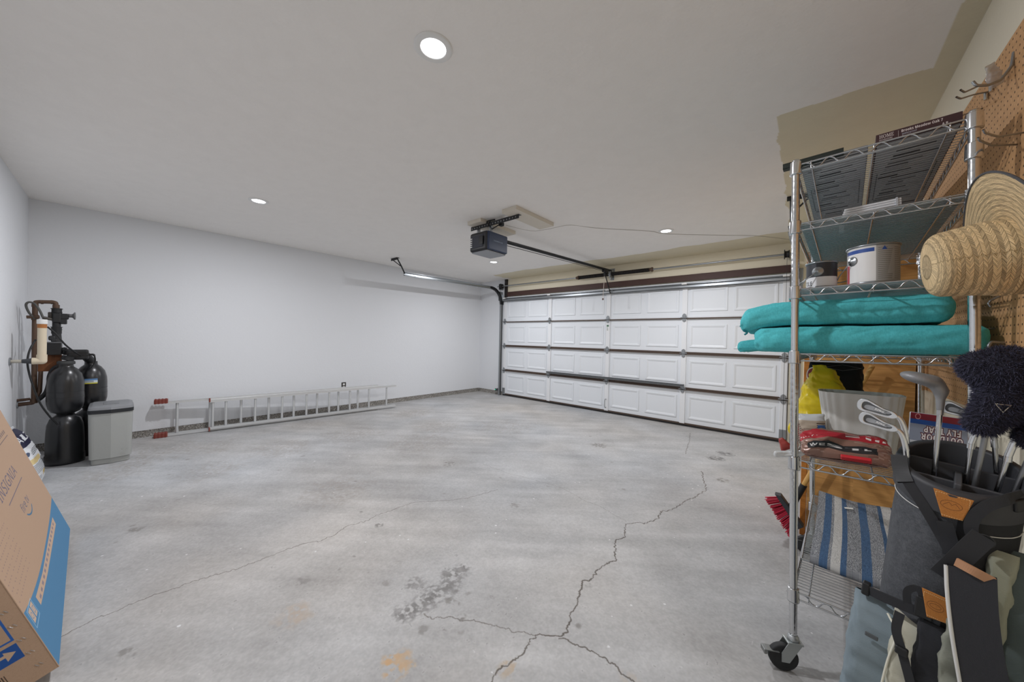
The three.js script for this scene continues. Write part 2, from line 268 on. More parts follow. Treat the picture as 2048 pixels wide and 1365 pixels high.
// ---------------------------------------------------------------- door tracks and springs
function sweepYZ(path, prof) { // path of [y,z]; prof of [x, n]; a channel that follows the path in a plane of constant x
  const n = path.length - 1, m = prof.length - 1;
  const fr = path.map((p, i) => { const a = path[Math.max(0, i - 1)], b = path[Math.min(n, i + 1)], dy = b[0] - a[0], dz = b[1] - a[1], L = Math.hypot(dy, dz); return [p, [-dz / L, dy / L]]; });
  const q = norm(grid(m, n, (u, v) => { const [p, k] = fr[Math.round(v * n)], [x, s] = prof[Math.round(u * m)]; return [x, p[0] + k[0] * s, p[1] + k[1] * s]; })); q.computeVertexNormals(); return q;
}
function doorTrack(x, dir, label, len = 2.05) { // dir +1: channel opens to +x
  const t = thing('door_track', label, 'door track', [x, 0, 0], 'garage door tracks');
  const zE = 0.385 + len - .015, R = 0.33, yT = 2.315, up = [[0.005, 0.055], [1.0, 0.055], [yT - R, 0.055]], curve = [], flat = [];
  for (let i = 0; i <= 12; i++) { const a = i / 12 * Math.PI / 2; curve.push([yT - R + Math.sin(a) * R, 0.055 + R - Math.cos(a) * R]); }
  for (let i = 0; i <= 6; i++) flat.push([yT - i / 6 * 0.028, 0.055 + R + i / 6 * len]); 
  const w = .026 * dir, prof = [[w, -.024], [-w * .2, -.026], [-w * .45, -.012], [-w * .45, .012], [-w * .2, .026], [w, .024], [w, .027], [-w * .3, .031], [-w * .57, .014], [-w * .57, -.014], [-w * .3, -.031], [w, -.027], [w, -.024]];
  mesh('vertical_track', sweepYZ(up, prof), M.galv, t); mesh('curved_track', sweepYZ(curve, prof), M.darkSteel, t); mesh('horizontal_track', sweepYZ(flat, prof), M.galv, t);
  mesh('jamb_angle', join([bx(-.03 * dir - .002, -.03 * dir + .002, .01, 2.2, .002, .06), bx(Math.min(0, -.06 * dir), Math.max(0, -.06 * dir), .01, 2.2, .0005, .004)]), M.galv, t);
  const holes = (a, b, w) => join([rod(a, b, w, 4)]);
  mesh('hanger_strap', join([wire([[0, 2.29, zE], [0, 2.41, zE + .07], [0, H - .012, zE + .145]], .013, 4)]), M.darkSteel, t);
  mesh('hanger_angle', join([bx(Math.min(-.15 * dir, 0.03 * dir), Math.max(-.15 * dir, .03 * dir), H - .006, H - .001, zE + .12, zE + .17), bx(Math.min(-.15 * dir, 0.03 * dir), Math.max(-.15 * dir, .03 * dir), H - .04, H - .002, zE + .165, zE + .17)]), M.darkSteel, t);
  mesh('hanger_brace', rod([-.13 * dir, H - .02, zE + .15], [0, 2.4, zE + .07], .008, 4), M.darkSteel, t);
  mesh('flag_bracket', join([bx(-.03, .03, 1.98, 2.2, .002, .006), bx(-.002, .002, 2.06, 2.26, .004, .14)]), M.galv, t);
  return t;
}
doorTrack(0.705, 1, 'galvanised curved garage door track beside the long white wall');
doorTrack(5.69, -1, 'galvanised garage door track partly hidden behind the shelf post', 1.22);
{
  const t = thing('torsion_spring', 'dark torsion spring on a shaft above the garage door', 'door spring', [3.25, 2.372, 0.10]);
  mesh('shaft', rod([-2.62, 0, 0], [2.40, 0, 0], .0125, 10), M.galv, t);
  const coil = (x0, x1) => { const n = Math.round(Math.abs(x1 - x0) / .014), pts = []; for (let i = 0; i <= n * 8; i++) { const a = i / 8 * Math.PI * 2; pts.push(V(x0 + (x1 - x0) * i / (n * 8), Math.cos(a) * .027, Math.sin(a) * .027)); } return norm(new THREE.TubeGeometry(new THREE.CatmullRomCurve3(pts), n * 8, .0058, 5)); };
  mesh('spring', coil(-.60, -.03), std(0x2c2b2b, .55, .5), t); mesh('spring', coil(.03, .66), std(0x2c2b2b, .55, .5), t);
  for (const x of [-.62, .68]) mesh('winding_cone', at(lathe([[.013, -.03], [.034, -.03], [.036, -.012], [.024, .012], [.024, .03], [.013, .03]], 14), x, 0, 0, 0, 0, Math.PI / 2), std(0x6b5a50, .5, .6), t);
  mesh('centre_bracket', join([bx(-.012, .012, -.085, .03, -.099, -.02, .002), bx(-.014, .014, -.05, .05, -.02, .02, .004), bx(-.03, .03, -.09, .03, -.1, -.095)]), M.galv, t);
  for (const x of [-2.5, 2.34]) mesh('cable_drum', at(lathe([[.013, -.025], [.05, -.025], [.05, -.018], [.04, -.015], [.04, .015], [.06, .02], [.06, .025], [.013, .025]], 20), x, 0, 0, 0, 0, Math.PI / 2), M.darkSteel, t);
  for (const x of [-2.54, 2.385]) mesh('bearing_plate', join([bx(x - .003, x + .003, -.07, .05, -.099, .04)]), M.galv, t);
  for (const x of [-2.505, 2.345]) mesh('lift_cable', rod([x, -.02, .04], [x, -2.3, -.02], .002, 5), M.darkSteel, t);
}
// ---------------------------------------------------------------- opener
{
  const bA = tag(mesh('ceiling_board', bx(2.955, 3.165, H - .04, H - .0005, 2.46, 3.03), std(0xd9d2c5, .8)), 'pale wooden board screwed to the ceiling left of the opener bracket', 'board', 'opener mounting boards');
  const bB = tag(mesh('ceiling_board', bx(3.50, 3.69, H - .04, H - .0005, 2.43, 3.06), std(0xd9d2c5, .8)), 'pale wooden board screwed to the ceiling right of the opener bracket', 'board', 'opener mounting boards');
  const t = thing('garage_door_opener', 'navy and black garage door opener hung from the ceiling with its rail', 'door opener', [3.1, 2.28, 2.84]);
  const navy = std(0x243350, .42), dark = std(0x17181c, .4);
  mesh('housing', bx(-.135, .135, -.09, .115, -.165, .165, .025), dark, t);
  mesh('side_cover', bx(.118, .148, -.085, .112, -.155, .15, .014), navy, t, 'navy side cover');
  mesh('cover_lettering', at(norm(new THREE.PlaneGeometry(.2, .035)), .1485, .02, 0, 0, Math.PI / 2), std(0xffffff, .5, 0, { map: canvasTex(256, 48, (c, w, h) => { c.fillStyle = '#2b3a52'; c.fillRect(0, 0, w, h); c.fillStyle = '#8b98aa'; c.font = 'bold 26px sans-serif'; c.textAlign = 'center'; c.fillText('CHAMBERLAIN', w / 2, 33); }) }), t);
  const lens = mesh('light_cover', bx(-.11, .085, -.055, .085, .15, .176, .02), std(0x3f424b, .12, .2), t, 'glossy rear light cover');
  for (let i = 0; i < 5; i++) mesh('vent_slot', bx(-.105, -.078, -.045 + i * .022, -.035 + i * .022, .172, .178), M.white, t);
  mesh('control_panel', bx(.03, .09, -.03, .06, .17, .18, .004), std(0x0f1012, .3), t);
  mesh('top_plate', bx(-.12, .12, .11, .118, -.15, .15, .003), M.galv, t);
  mesh('base_cover', bx(-.12, .12, -.1, -.086, -.15, .14, .005), std(0x8d9096, .4), t, 'translucent grey base cover');
  for (const x of [-.075, .115]) mesh('hanger_strap', join([bx(x - .014, x + .014, .11, .2, .095, .098), bx(x + .011, x + .014, .11, .2, .07, .098)]), M.galv, t);
  mesh('hanger_angle', join([bx(-.175, .53, .168, .212, .108, .111), bx(-.175, .53, .209, .212, .065, .111)]), M.darkSteel, t);
  for (let i = 0; i < 17; i++) mesh('angle_slot', bx(-.16 + i * .04, -.148 + i * .04, .182, .196, .111, .1116), M.galv, t);
  mesh('power_cord', tube([[.06, .112, .09], [.12, .14, .08], [.2, .175, .06], [.245, .19, .05], [.25, .2, .04], [.25, .246, .03]], .006), M.black, t);
  mesh('power_plug', join([bx(.215, .262, .16, .198, .03, .075, .008)]), M.black, t);
  mesh('cord_bundle', join([tube([[.10, .205, .09], [.06, .225, .1], [.1, .238, .09], [.17, .236, .08], [.13, .222, .11], [.11, .19, .12], [.1, .16, .118]], .007)]), M.black, t);
  // rail, trolley, arm
  const R0 = V(.0, .105, -.16), R1 = V(.145, .155, -2.79);
  mesh('rail', join([rod(R0, R1, .022, 4)]), std(0x2a2b2d, .4, .6), t);
  mesh('drive_belt', join([rod([.0, .062, -.16], [.142, .12, -2.7], .004, 5)]), M.black, t);
  mesh('trolley', join([bx(.105, .16, .1, .16, -2.66, -2.53, .006), bx(.118, .148, .04, .11, -2.62, -2.57, .004)]), M.black, t);
  mesh('door_arm', join([rod([.133, .07, -2.60], [.16, -.235, -2.75], .009, 6), rod([.16, -.175, -2.735], [.155, -.2, -2.79], .009, 6)]), M.black, t);
  mesh('arm_bracket', join([bx(.13, .18, -.23, -.16, -2.825, -2.79, .004), bx(.14, .17, -.22, -.18, -2.8, -2.75, .004)]), M.galv, t);
  mesh('release_cord', rod([.125, .05, -2.59], [.118, -.33, -2.57], .004, 5), std(0xd8cdc4, .8), t);
  mesh('release_handle', bx(.105, .131, -.36, -.33, -2.575, -2.563, .004), std(0x5a4038, .5), t);
  mesh('header_bracket', join([bx(.11, .19, .10, .2, -2.838, -2.83), bx(.12, .126, .1, .18, -2.838, -2.76), bx(.17, .176, .1, .18, -2.838, -2.76)]), M.galv, t);
}
tag(mesh('low_voltage_wire', tube([[3.22, H - .004, 2.694], [3.40, H - .045, 2.47], [3.584, H - .045, 2.40], [3.79, H - .003, 2.26], [3.99, H - .003, 1.97], [4.40, H - .003, 1.53], [4.52, H - .003, 1.31], [5.0, H - .003, .88], [5.32, H - .003, .61], [5.62, H - .004, .2]], .0022, 60, 5), std(0xb5b0a6, .7)), 'thin pale wire running across the ceiling past the opener', 'wire');
{ // photo eye
  const t = thing('safety_sensor', 'small black photo eye with a green light beside the door track', 'sensor', [0.63, 0.115, 0.06]);
  mesh('sensor_body', bx(-.035, .025, -.022, .022, -.018, .018, .005), M.black, t); mesh('bracket', join([bx(-.01, .03, -.03, -.024, -.02, .02), bx(.02, .026, -.03, .03, -.02, .02)]), M.galv, t);
  mesh('signal_lens', at(norm(new THREE.SphereGeometry(.008, 12, 8)), -.02, 0, .018), std(0x40ffc0, .3, 0, { emissive: 0x20e0a0, emissiveIntensity: 1.2 }), t);
}
{ // outlet
  const t = thing('wall_outlet', 'small dark wall outlet just above the middle of the ladder', 'outlet', [0, 0.40, 3.085]);
  mesh('outlet_box', bx(0.0005, .004, -.058, .058, -.036, .036, .002), std(0x3b3836, .6), t);
  mesh('receptacle', join([bx(.004, .009, .008, .04, -.016, .016, .004), bx(.004, .009, -.04, -.008, -.016, .016, .004)]), M.white, t);
}
// ---------------------------------------------------------------- ladder on its side
{
  const t = thing('extension_ladder', 'aluminium extension ladder lying on its side along the white wall', 'ladder', [0.123, 0, 5.163]);
  t.rotation.y = Math.PI / 2 - 0.0876;
  const chan = (x0, x1, yc, s, w) => join([bx(x0, x1, yc - .002, yc + .002, -w / 2, w / 2), bx(x0, x1, Math.min(yc, yc + s * .028), Math.max(yc, yc + s * .028), w / 2 - .003, w / 2), bx(x0, x1, Math.min(yc, yc + s * .028), Math.max(yc, yc + s * .028), -w / 2, -w / 2 + .003)]);
  mesh('base_rail', chan(0, 2.5, .006, 1, .066), M.alu, t); mesh('base_rail', chan(0, 2.5, .418, -1, .066), M.alu, t);
  mesh('fly_rail', at(chan(.37, 2.8, .030, 1, .05), 0, 0, .045), M.alu, t); mesh('fly_rail', at(chan(.37, 2.8, .395, -1, .05), 0, 0, .045), M.alu, t);
  [.078, .376, .685, .986, 1.285, 1.587, 1.886, 2.182].forEach(x => mesh('rung', at(rod([0, .008, 0], [0, .416, 0], .015, 10), x, 0, 0), M.alu, t));
  [.40, .527, .83, 1.135, 1.437, 1.742, 2.042, 2.343, 2.64].forEach(x => mesh('rung', at(rod([0, .03, .045], [0, .395, .045], .014, 10), x, 0, 0), M.alu, t));
  for (const y of [.022, .418]) { const f = mesh('foot', bx(-.115, .0, y - .02, y + .026, -.04, .05, .004), M.brick, t, 'red ribbed rubber foot'); mesh('foot_rib', join([0, 1, 2, 3].map(i => bx(-.11 + i * .029, -.098 + i * .029, y - .021, y + .029, -.044, .054))), std(0x7e382f, .8), f); }
  for (const y of [.03, .395]) mesh('rail_cap', bx(.362, .376, y - .022, y + .022, .015, .075, .002), M.brick, t, 'small red rail end cap');
}
// ---------------------------------------------------------------- water softener corner
const tankMat = phy(0x17181b, 0.3, 0, { clearcoat: .5, clearcoatRoughness: .3, bumpMap: fineBump, bumpScale: .0006 });
function tank(name, label, x, z, s) {
  const t = thing(name, label, 'water tank', [x, 0, z], 'softener tanks');
  const low = [[0, .002], [.118, .002], [.121, .02], [.12, .08], [.115, .085], [.116, .20], [.112, .30], [.108, .36], [.092, .415], [.06, .445], [.05, .455]];
  const upr = [[.05, .452], [.058, .463], [.085, .478], [.102, .51], [.112, .56], [.113, .60], [.1125, .64], [.111, .645], [.1115, .72], [.108, .77], [.094, .83], [.07, .87], [.046, .893], [.044, .905], [.044, .925]];
  mesh('lower_shell', lathe(low.map(p => [p[0] * s, p[1]]), 36), tankMat, t); mesh('upper_shell', lathe(upr.map(p => [p[0] * s, p[1]]), 36), tankMat, t);
  for (const y of [.615, .665]) mesh('jacket_seam', at(norm(new THREE.TorusGeometry(.1126 * s, .0012, 5, 40)), 0, y, 0, Math.PI / 2), M.darkSteel, t);
  return t;
}
{
  const a = tank('softener_tank', 'black hourglass softener tank standing nearest, left of the grey brine tank', .62, 5.875, 1);
  mesh('neck_collar', lathe([[.044, .915], [.054, .918], [.055, .94], [.046, .948], [0, .95]], 24), std(0x3c3d3e, .6), a);
  const b = tank('softener_tank', 'black softener tank with a blue label, behind the nearer one', .395, 5.735, .98);
  mesh('tank_label', (() => { const g = new THREE.CylinderGeometry(.1105, .1105, .05, 20, 1, true, .5, 1.5); g.translate(0, .735, 0); return norm(g); })(), std(0xffffff, .5, 0, { map: canvasTex(128, 64, (c, w, h) => { c.fillStyle = '#cfd9e2'; c.fillRect(0, 0, w, h); c.fillStyle = '#5c86b4'; c.fillRect(0, 0, w, 22); c.fillStyle = '#ccc43e'; c.fillRect(0, 50, w, 14); c.fillStyle = '#2a3440'; for (let i = 0; i < 3; i++) c.fillRect(8, 27 + i * 7, 100, 3); }) }), b);
}
{ // valve head between the tanks
  const t = thing('control_valve', 'black control valve head on top of the softener tanks', 'valve', [.56, .99, 5.81]);
  mesh('valve_body', bx(-.05, .05, -.035, .06, -.065, .065, .016), M.black, t); mesh('cover_rib', join([bx(-.052, .052, .0, .006, -.067, .067), bx(-.052, .052, .028, .032, -.067, .067)]), M.blackGloss, t);
  mesh('tank_port', rod([.055, -.038, .062], [.05, .0, .05], .04, 18), M.black, t); mesh('tank_port', rod([-.155, -.062, -.072], [-.08, .0, -.04], .035, 18), M.black, t);
  mesh('inlet_pipe', join([rod([-.04, .03, .05], [-.06, .04, .11], .022, 14), rod([-.045, .032, .07], [-.05, .034, .08], .027, 14)]), M.black, t);
  mesh('outlet_elbow', tube([[0, .01, -.06], [0, .012, -.09], [0, .0, -.1]], .009), M.black, t);
  mesh('brine_hose', tube([[0, .005, -.1], [-.01, -.05, -.105], [-.02, -.1, -.09], [-.03, -.13, -.07]], .0055), M.black, t);
}
{ // main riser and bypass
  const t = thing('copper_pipe', 'brown copper riser with a square loop at the top', 'pipe', [.5, 0, 6.06]);
  mesh('riser', rod([0, .56, 0], [0, 1.47, 0], .017, 14), M.copper, t);
  mesh('top_loop', join([wire([[0, 1.46, 0], [0, 1.485, -.004], [0, 1.49, -.02], [0, 1.494, -.10], [0, 1.488, -.112], [0, 1.46, -.116], [0, 1.42, -.116]], .0165, 12)]), M.copper, t);
  for (const [a, b, r] of [[[0, 1.44, 0], [0, 1.47, 0], .020], [[0, 1.488, -.03], [0, 1.489, -.045], .019], [[0, 1.492, -.085], [0, 1.493, -.095], .019], [[0, 1.44, -.116], [0, 1.47, -.116], .0215], [[0, .56, 0], [0, .6, 0], .022]]) mesh('pipe_coupling', rod(a, b, r, 14), M.copper, t);
  mesh('wall_stub', join([wire([[0, .58, 0], [0, .563, .01], [0, .555, .089]], .017, 12), rod([0, .6, .02], [0, .595, .089], .012, 10)]), M.copper, t);
  mesh('wall_flange', join([rod([0, .555, .082], [0, .555, .0898], .03, 16)]), M.galv, t);
  mesh('cross_tee', join([rod([.05, 1.345, .04], [.05, 1.35, -.03], .014, 12), rod([0, 1.32, 0], [0, 1.37, 0], .021, 12)]), M.copper, t);
  mesh('drop_pipe', wire([[0, .85, -.035], [0, .66, -.03], [0, .61, -.012], [0, .58, 0]], .014, 10), M.copper, t);
}
{
  const t = thing('backwash_filter_valve', 'black valve stack with a round knob under the copper loop', 'valve', [.5, 0, 5.94]);
  mesh('union', join([rod([0, 1.385, 0], [0, 1.438, 0], .031, 18), rod([0, 1.43, 0], [0, 1.436, 0], .036, 18), rod([0, 1.395, 0], [0, 1.40, 0], .035, 18)]), M.black, t);
  mesh('valve_body', join([bx(-.03, .035, 1.30, 1.395, -.03, .025, .012), bx(-.03, .03, 1.335, 1.39, -.07, -.02, .01), rod([0, 1.24, 0], [0, 1.31, 0], .026, 16), bx(-.03, .03, 1.29, 1.34, -.06, -.02, .008)]), std(0x202123, .45), t);
  mesh('side_lever', join([bx(-.012, .012, 1.345, 1.40, .022, .05, .008), rod([.01, 1.33, .01], [.03, 1.345, .075], .014, 12)]), std(0x4a453f, .5), t);
  mesh('dial_knob', at(lathe([[0, 0], [.018, 0], [.016, .02], [.022, .03], [.036, .036], [.034, .044], [0, .046]], 22), 0, 1.372, -.066, -Math.PI / 2), std(0x6e6f70, .4), t);
  mesh('lower_union', join([rod([0, 1.2, 0], [0, 1.262, 0], .031, 18), rod([0, 1.258, 0], [0, 1.264, 0], .036, 18), rod([0, 1.235, 0], [0, 1.24, 0], .034, 18)]), M.black, t);
  mesh('valve_throat', join([rod([0, 1.12, -.005], [0, 1.21, 0], .028, 16), bx(-.03, .03, 1.135, 1.18, .0, .045, .014), bx(-.03, .03, 1.12, 1.15, -.01, .03, .01)]), std(0x2b2c2e, .5), t);
  mesh('timer_box', bx(-.045, .045, 1.0, 1.118, -.032, .05, .006), std(0x202124, .4), t);
  mesh('box_lid_edge', bx(-.048, .048, 1.112, 1.122, -.034, .052, .003), std(0x6a6b6d, .4), t);
  mesh('cross_pipe', join([rod([0, 1.05, -.03], [.03, 1.035, -.075], .02, 14), rod([.01, 1.048, -.04], [.015, 1.045, -.055], .025, 14)]), M.black, t);
}
{
  const wmap = dataTex(256, (u, v) => { const g = fbm(u * 40, v * 3, 64, 4), k = fbm(u * 6, v * 6, 8, 3); return [112 + g * 40 - k * 24, 66 + g * 30 - k * 18, 34 + g * 20 - k * 12]; }, 2);
  tag(mesh('pipe_board', bx(.45, .475, .845, 1.03, 5.91, 6.045, .004), std(0xffffff, .7, 0, { map: wmap })), 'reddish brown wooden block behind the pale drain pipe', 'board');
}
{
  const t = thing('drain_pipe', 'pale plastic drain standpipe with a white cap and elbow to the wall', 'pipe', [.85, 0, 5.99]);
  mesh('standpipe', rod([0, .985, 0], [0, 1.3, 0], .025, 20), M.pvc, t);
  mesh('pipe_cap', lathe([[.024, 1.285], [.029, 1.285], [.029, 1.32], [.026, 1.324], [0, 1.324]], 24), M.pvcWhite, t, 'white pipe cap');
  mesh('tape_wrap', lathe([[.0262, 1.25], [.0262, 1.283]], 24), std(0xb0703a, .5), t, 'orange brown tape');
  mesh('elbow', join([rod([0, .965, 0], [0, 1.02, 0], .029, 20), norm(new THREE.SphereGeometry(.029, 18, 12)).translate(0, .966, 0), rod([0, .966, 0], [0, .966, .05], .0285, 20)]), M.pvc, t);
  mesh('pipe_sleeve', rod([0, .966, .05], [0, .966, .1], .024, 18, .016), std(0x3c3f43, .6), t);
  mesh('wall_stub', rod([0, .966, .09], [0, .966, .16], .014, 14), std(0xb7b2a6, .5), t); mesh('wall_flange', rod([0, .966, .152], [0, .966, .1602], .032, 16), M.galv, t);
}
tag(mesh('drain_hose', tube([[.75, 1.262, 5.972], [.74, 1.205, 5.93], [.72, 1.102, 5.875], [.68, 1.035, 5.825], [.62, .995, 5.79]], .0065), M.black), 'straight black hose slanting from the drain pipe to the valve head', 'hose');
tag(mesh('black_hose', tube([[.66, 1.145, 6.04], [.72, 1.06, 6.063], [.75, .964, 6.072], [.76, .864, 6.063], [.77, .754, 6.042], [.77, .596, 6.005], [.76, .469, 5.955], [.745, .38, 5.91]], .0065, 60), M.black), 'long black hose bowing down past the pipes to the lower tank', 'hose');
tag(mesh('grey_tubing', tube([[.55, 1.33, 6.055], [.57, 1.385, 6.085], [.58, 1.45, 6.10], [.58, 1.478, 6.085], [.58, 1.465, 6.055], [.59, 1.41, 6.028], [.6, 1.345, 6.008]], .008, 60), std(0x4e4d4a, .5)), 'looped grey tube beside the copper riser', 'hose');
tag(mesh('bypass_hose', tube([[.6, .905, 5.905], [.58, .89, 5.935], [.56, .855, 5.958], [.55, .80, 5.972], [.55, .735, 5.975], [.54, .66, 5.99], [.53, .615, 6.015], [.52, .59, 6.035]], .017, 50, 12), M.black), 'thick black corrugated hose curving from the tank neck to the riser', 'hose');
{ // brine tank: rounded box with a shallow ridge on its front
  const t = thing('brine_tank', 'squat grey brine tank with a black-rimmed lid beside the softener', 'tank', [.76, 0, 5.595]);
  const body = std(0xa9aba8, .5, 0, { bumpMap: fineBump, bumpScale: .0006 });
  const ring = (y, w, d, k) => { const a = []; const n = 40; for (let i = 0; i < n; i++) { const th = i / n * Math.PI * 2, c = Math.cos(th), s = Math.sin(th), e = .16; let x = Math.sign(c) * Math.pow(Math.abs(c), e) * d, z = Math.sign(s) * Math.pow(Math.abs(s), e) * w; if (c > .3) x += k * (1 - Math.abs(z) / w); a.push([x, y, z]); } a.push(a[0]); return a; };
  const loft = rows => { const g = grid(40, rows.length - 1, (u, v) => rows[Math.round(v * (rows.length - 1))][Math.round(u * 40)]); const q = norm(g); q.computeVertexNormals(); return boxUV(q); };
  mesh('tank_body', loft([[...ring(.004, .12, .165, .02)].map(p => [0, .004, 0]), ring(.004, .12, .165, .02), ring(.05, .121, .167, .022), ring(.055, .132, .18, .024), ring(.3, .136, .184, .026), ring(.485, .139, .187, .028)]), body, t);
  mesh('lid_rim', loft([ring(.474, .1405, .1885, .028), ring(.476, .144, .193, .028), ring(.507, .144, .193, .028), ring(.51, .141, .19, .028)]), std(0x24262a, .5), t, 'black rim band');
  mesh('lid', loft([ring(.509, .142, .191, .028), ring(.53, .138, .186, .026), ring(.541, .115, .165, .02), ring(.541, .12, .165, .02).map(p => [p[0] * .2, .543, p[2] * .2]), ring(.541, .12, .165, .02).map(p => [0, .543, 0])]), std(0x85878a, .5), t);
  mesh('lid_panel', bx(-.06, .1, .541, .547, -.05, .05, .003), std(0x7b7d80, .5), t);
  mesh('emblem', at(norm(new THREE.TorusGeometry(.018, .001, 5, 24)).scale(1, .45, 1), .208, .125, -.085, 0, Math.PI / 2), std(0x8f9190, .4), t);
}
function pouch(w, h, d, o = {}) { // soft bag: rounded rings that pinch at top and bottom
  const nu = 48, nv = 32, pin = o.pin ?? .5, wr = o.wrinkle ?? .006, sd = o.seed ?? 0, e = o.e ?? .55;
  return grid(nu, nv, (u, v) => { const th = u * Math.PI * 2, c = Math.cos(th), s = Math.sin(th), y = v * h;
    const k = Math.pow(Math.max(0, Math.sin(Math.PI * Math.min(1, Math.max(0, v)))), pin), kw = (o.flare ? 1 + o.flare * (2 * v - 1) : 1) * (0.9 + .1 * k);
    let x = Math.sign(c) * Math.pow(Math.abs(c), e) * w / 2 * kw, z = Math.sign(s) * Math.pow(Math.abs(s), e + .2) * d / 2 * (0.04 + .96 * k);
    const f = wr * (n3(x * 30 + sd, y * 30, z * 30 + sd) + .6 * n3(x * 75, y * 75 + sd, z * 75)); x += f * c; z += f * s * (0.3 + k); return [x, y + (o.sag ? -o.sag * Math.abs(x) : 0) + f * .5, z]; }, (u, v) => [1 - u, v]);
}
{
  const map = canvasTex(512, 512, (c, w, h) => { c.fillStyle = '#e9ebee'; c.fillRect(0, 0, w, h); for (const ox of [0, 256]) { c.fillStyle = '#2c2b45'; c.fillRect(ox, 0, 256, 150); c.fillStyle = '#eef0f2'; c.font = 'bold 78px sans-serif'; c.fillText('SALT', ox + 22, 108); c.fillStyle = '#4d5b78'; c.beginPath(); c.arc(ox + 70, 212, 18, 0, 7); c.fill(); c.fillStyle = '#3a3d46'; for (let i = 0; i < 4; i++) c.fillRect(ox + 100, 192 + i * 13, 110 - i * 16, 5); c.fillStyle = '#e6cf96'; c.fillRect(ox + 20, 262, 120, 46); c.fillStyle = '#5b606c'; for (let i = 0; i < 7; i++) c.fillRect(ox + 20, 322 + i * 12, 190 - (i * 53 % 70), 4); c.fillStyle = '#d9b95a'; c.fillRect(ox + 130, 412, 80, 40); c.fillStyle = '#5b606c'; for (let i = 0; i < 3; i++) c.fillRect(ox + 20, 424 + i * 12, 95, 4); } });
  const t = thing('salt_bag', 'white printed plastic salt bag slumped behind the carton', 'bag', [1.22, 0.004, 5.972]);
  t.rotation.set(0.30, 0, 0.02);
  mesh('bag', pouch(.40, .46, .13, { wrinkle: .008, pin: .4, seed: 3 }), std(0xffffff, .35, 0, { map }), t);
  mesh('bag_seam', bx(-.19, .19, .455, .475, -.004, .004, .003), std(0xdadde0, .4), t);
}
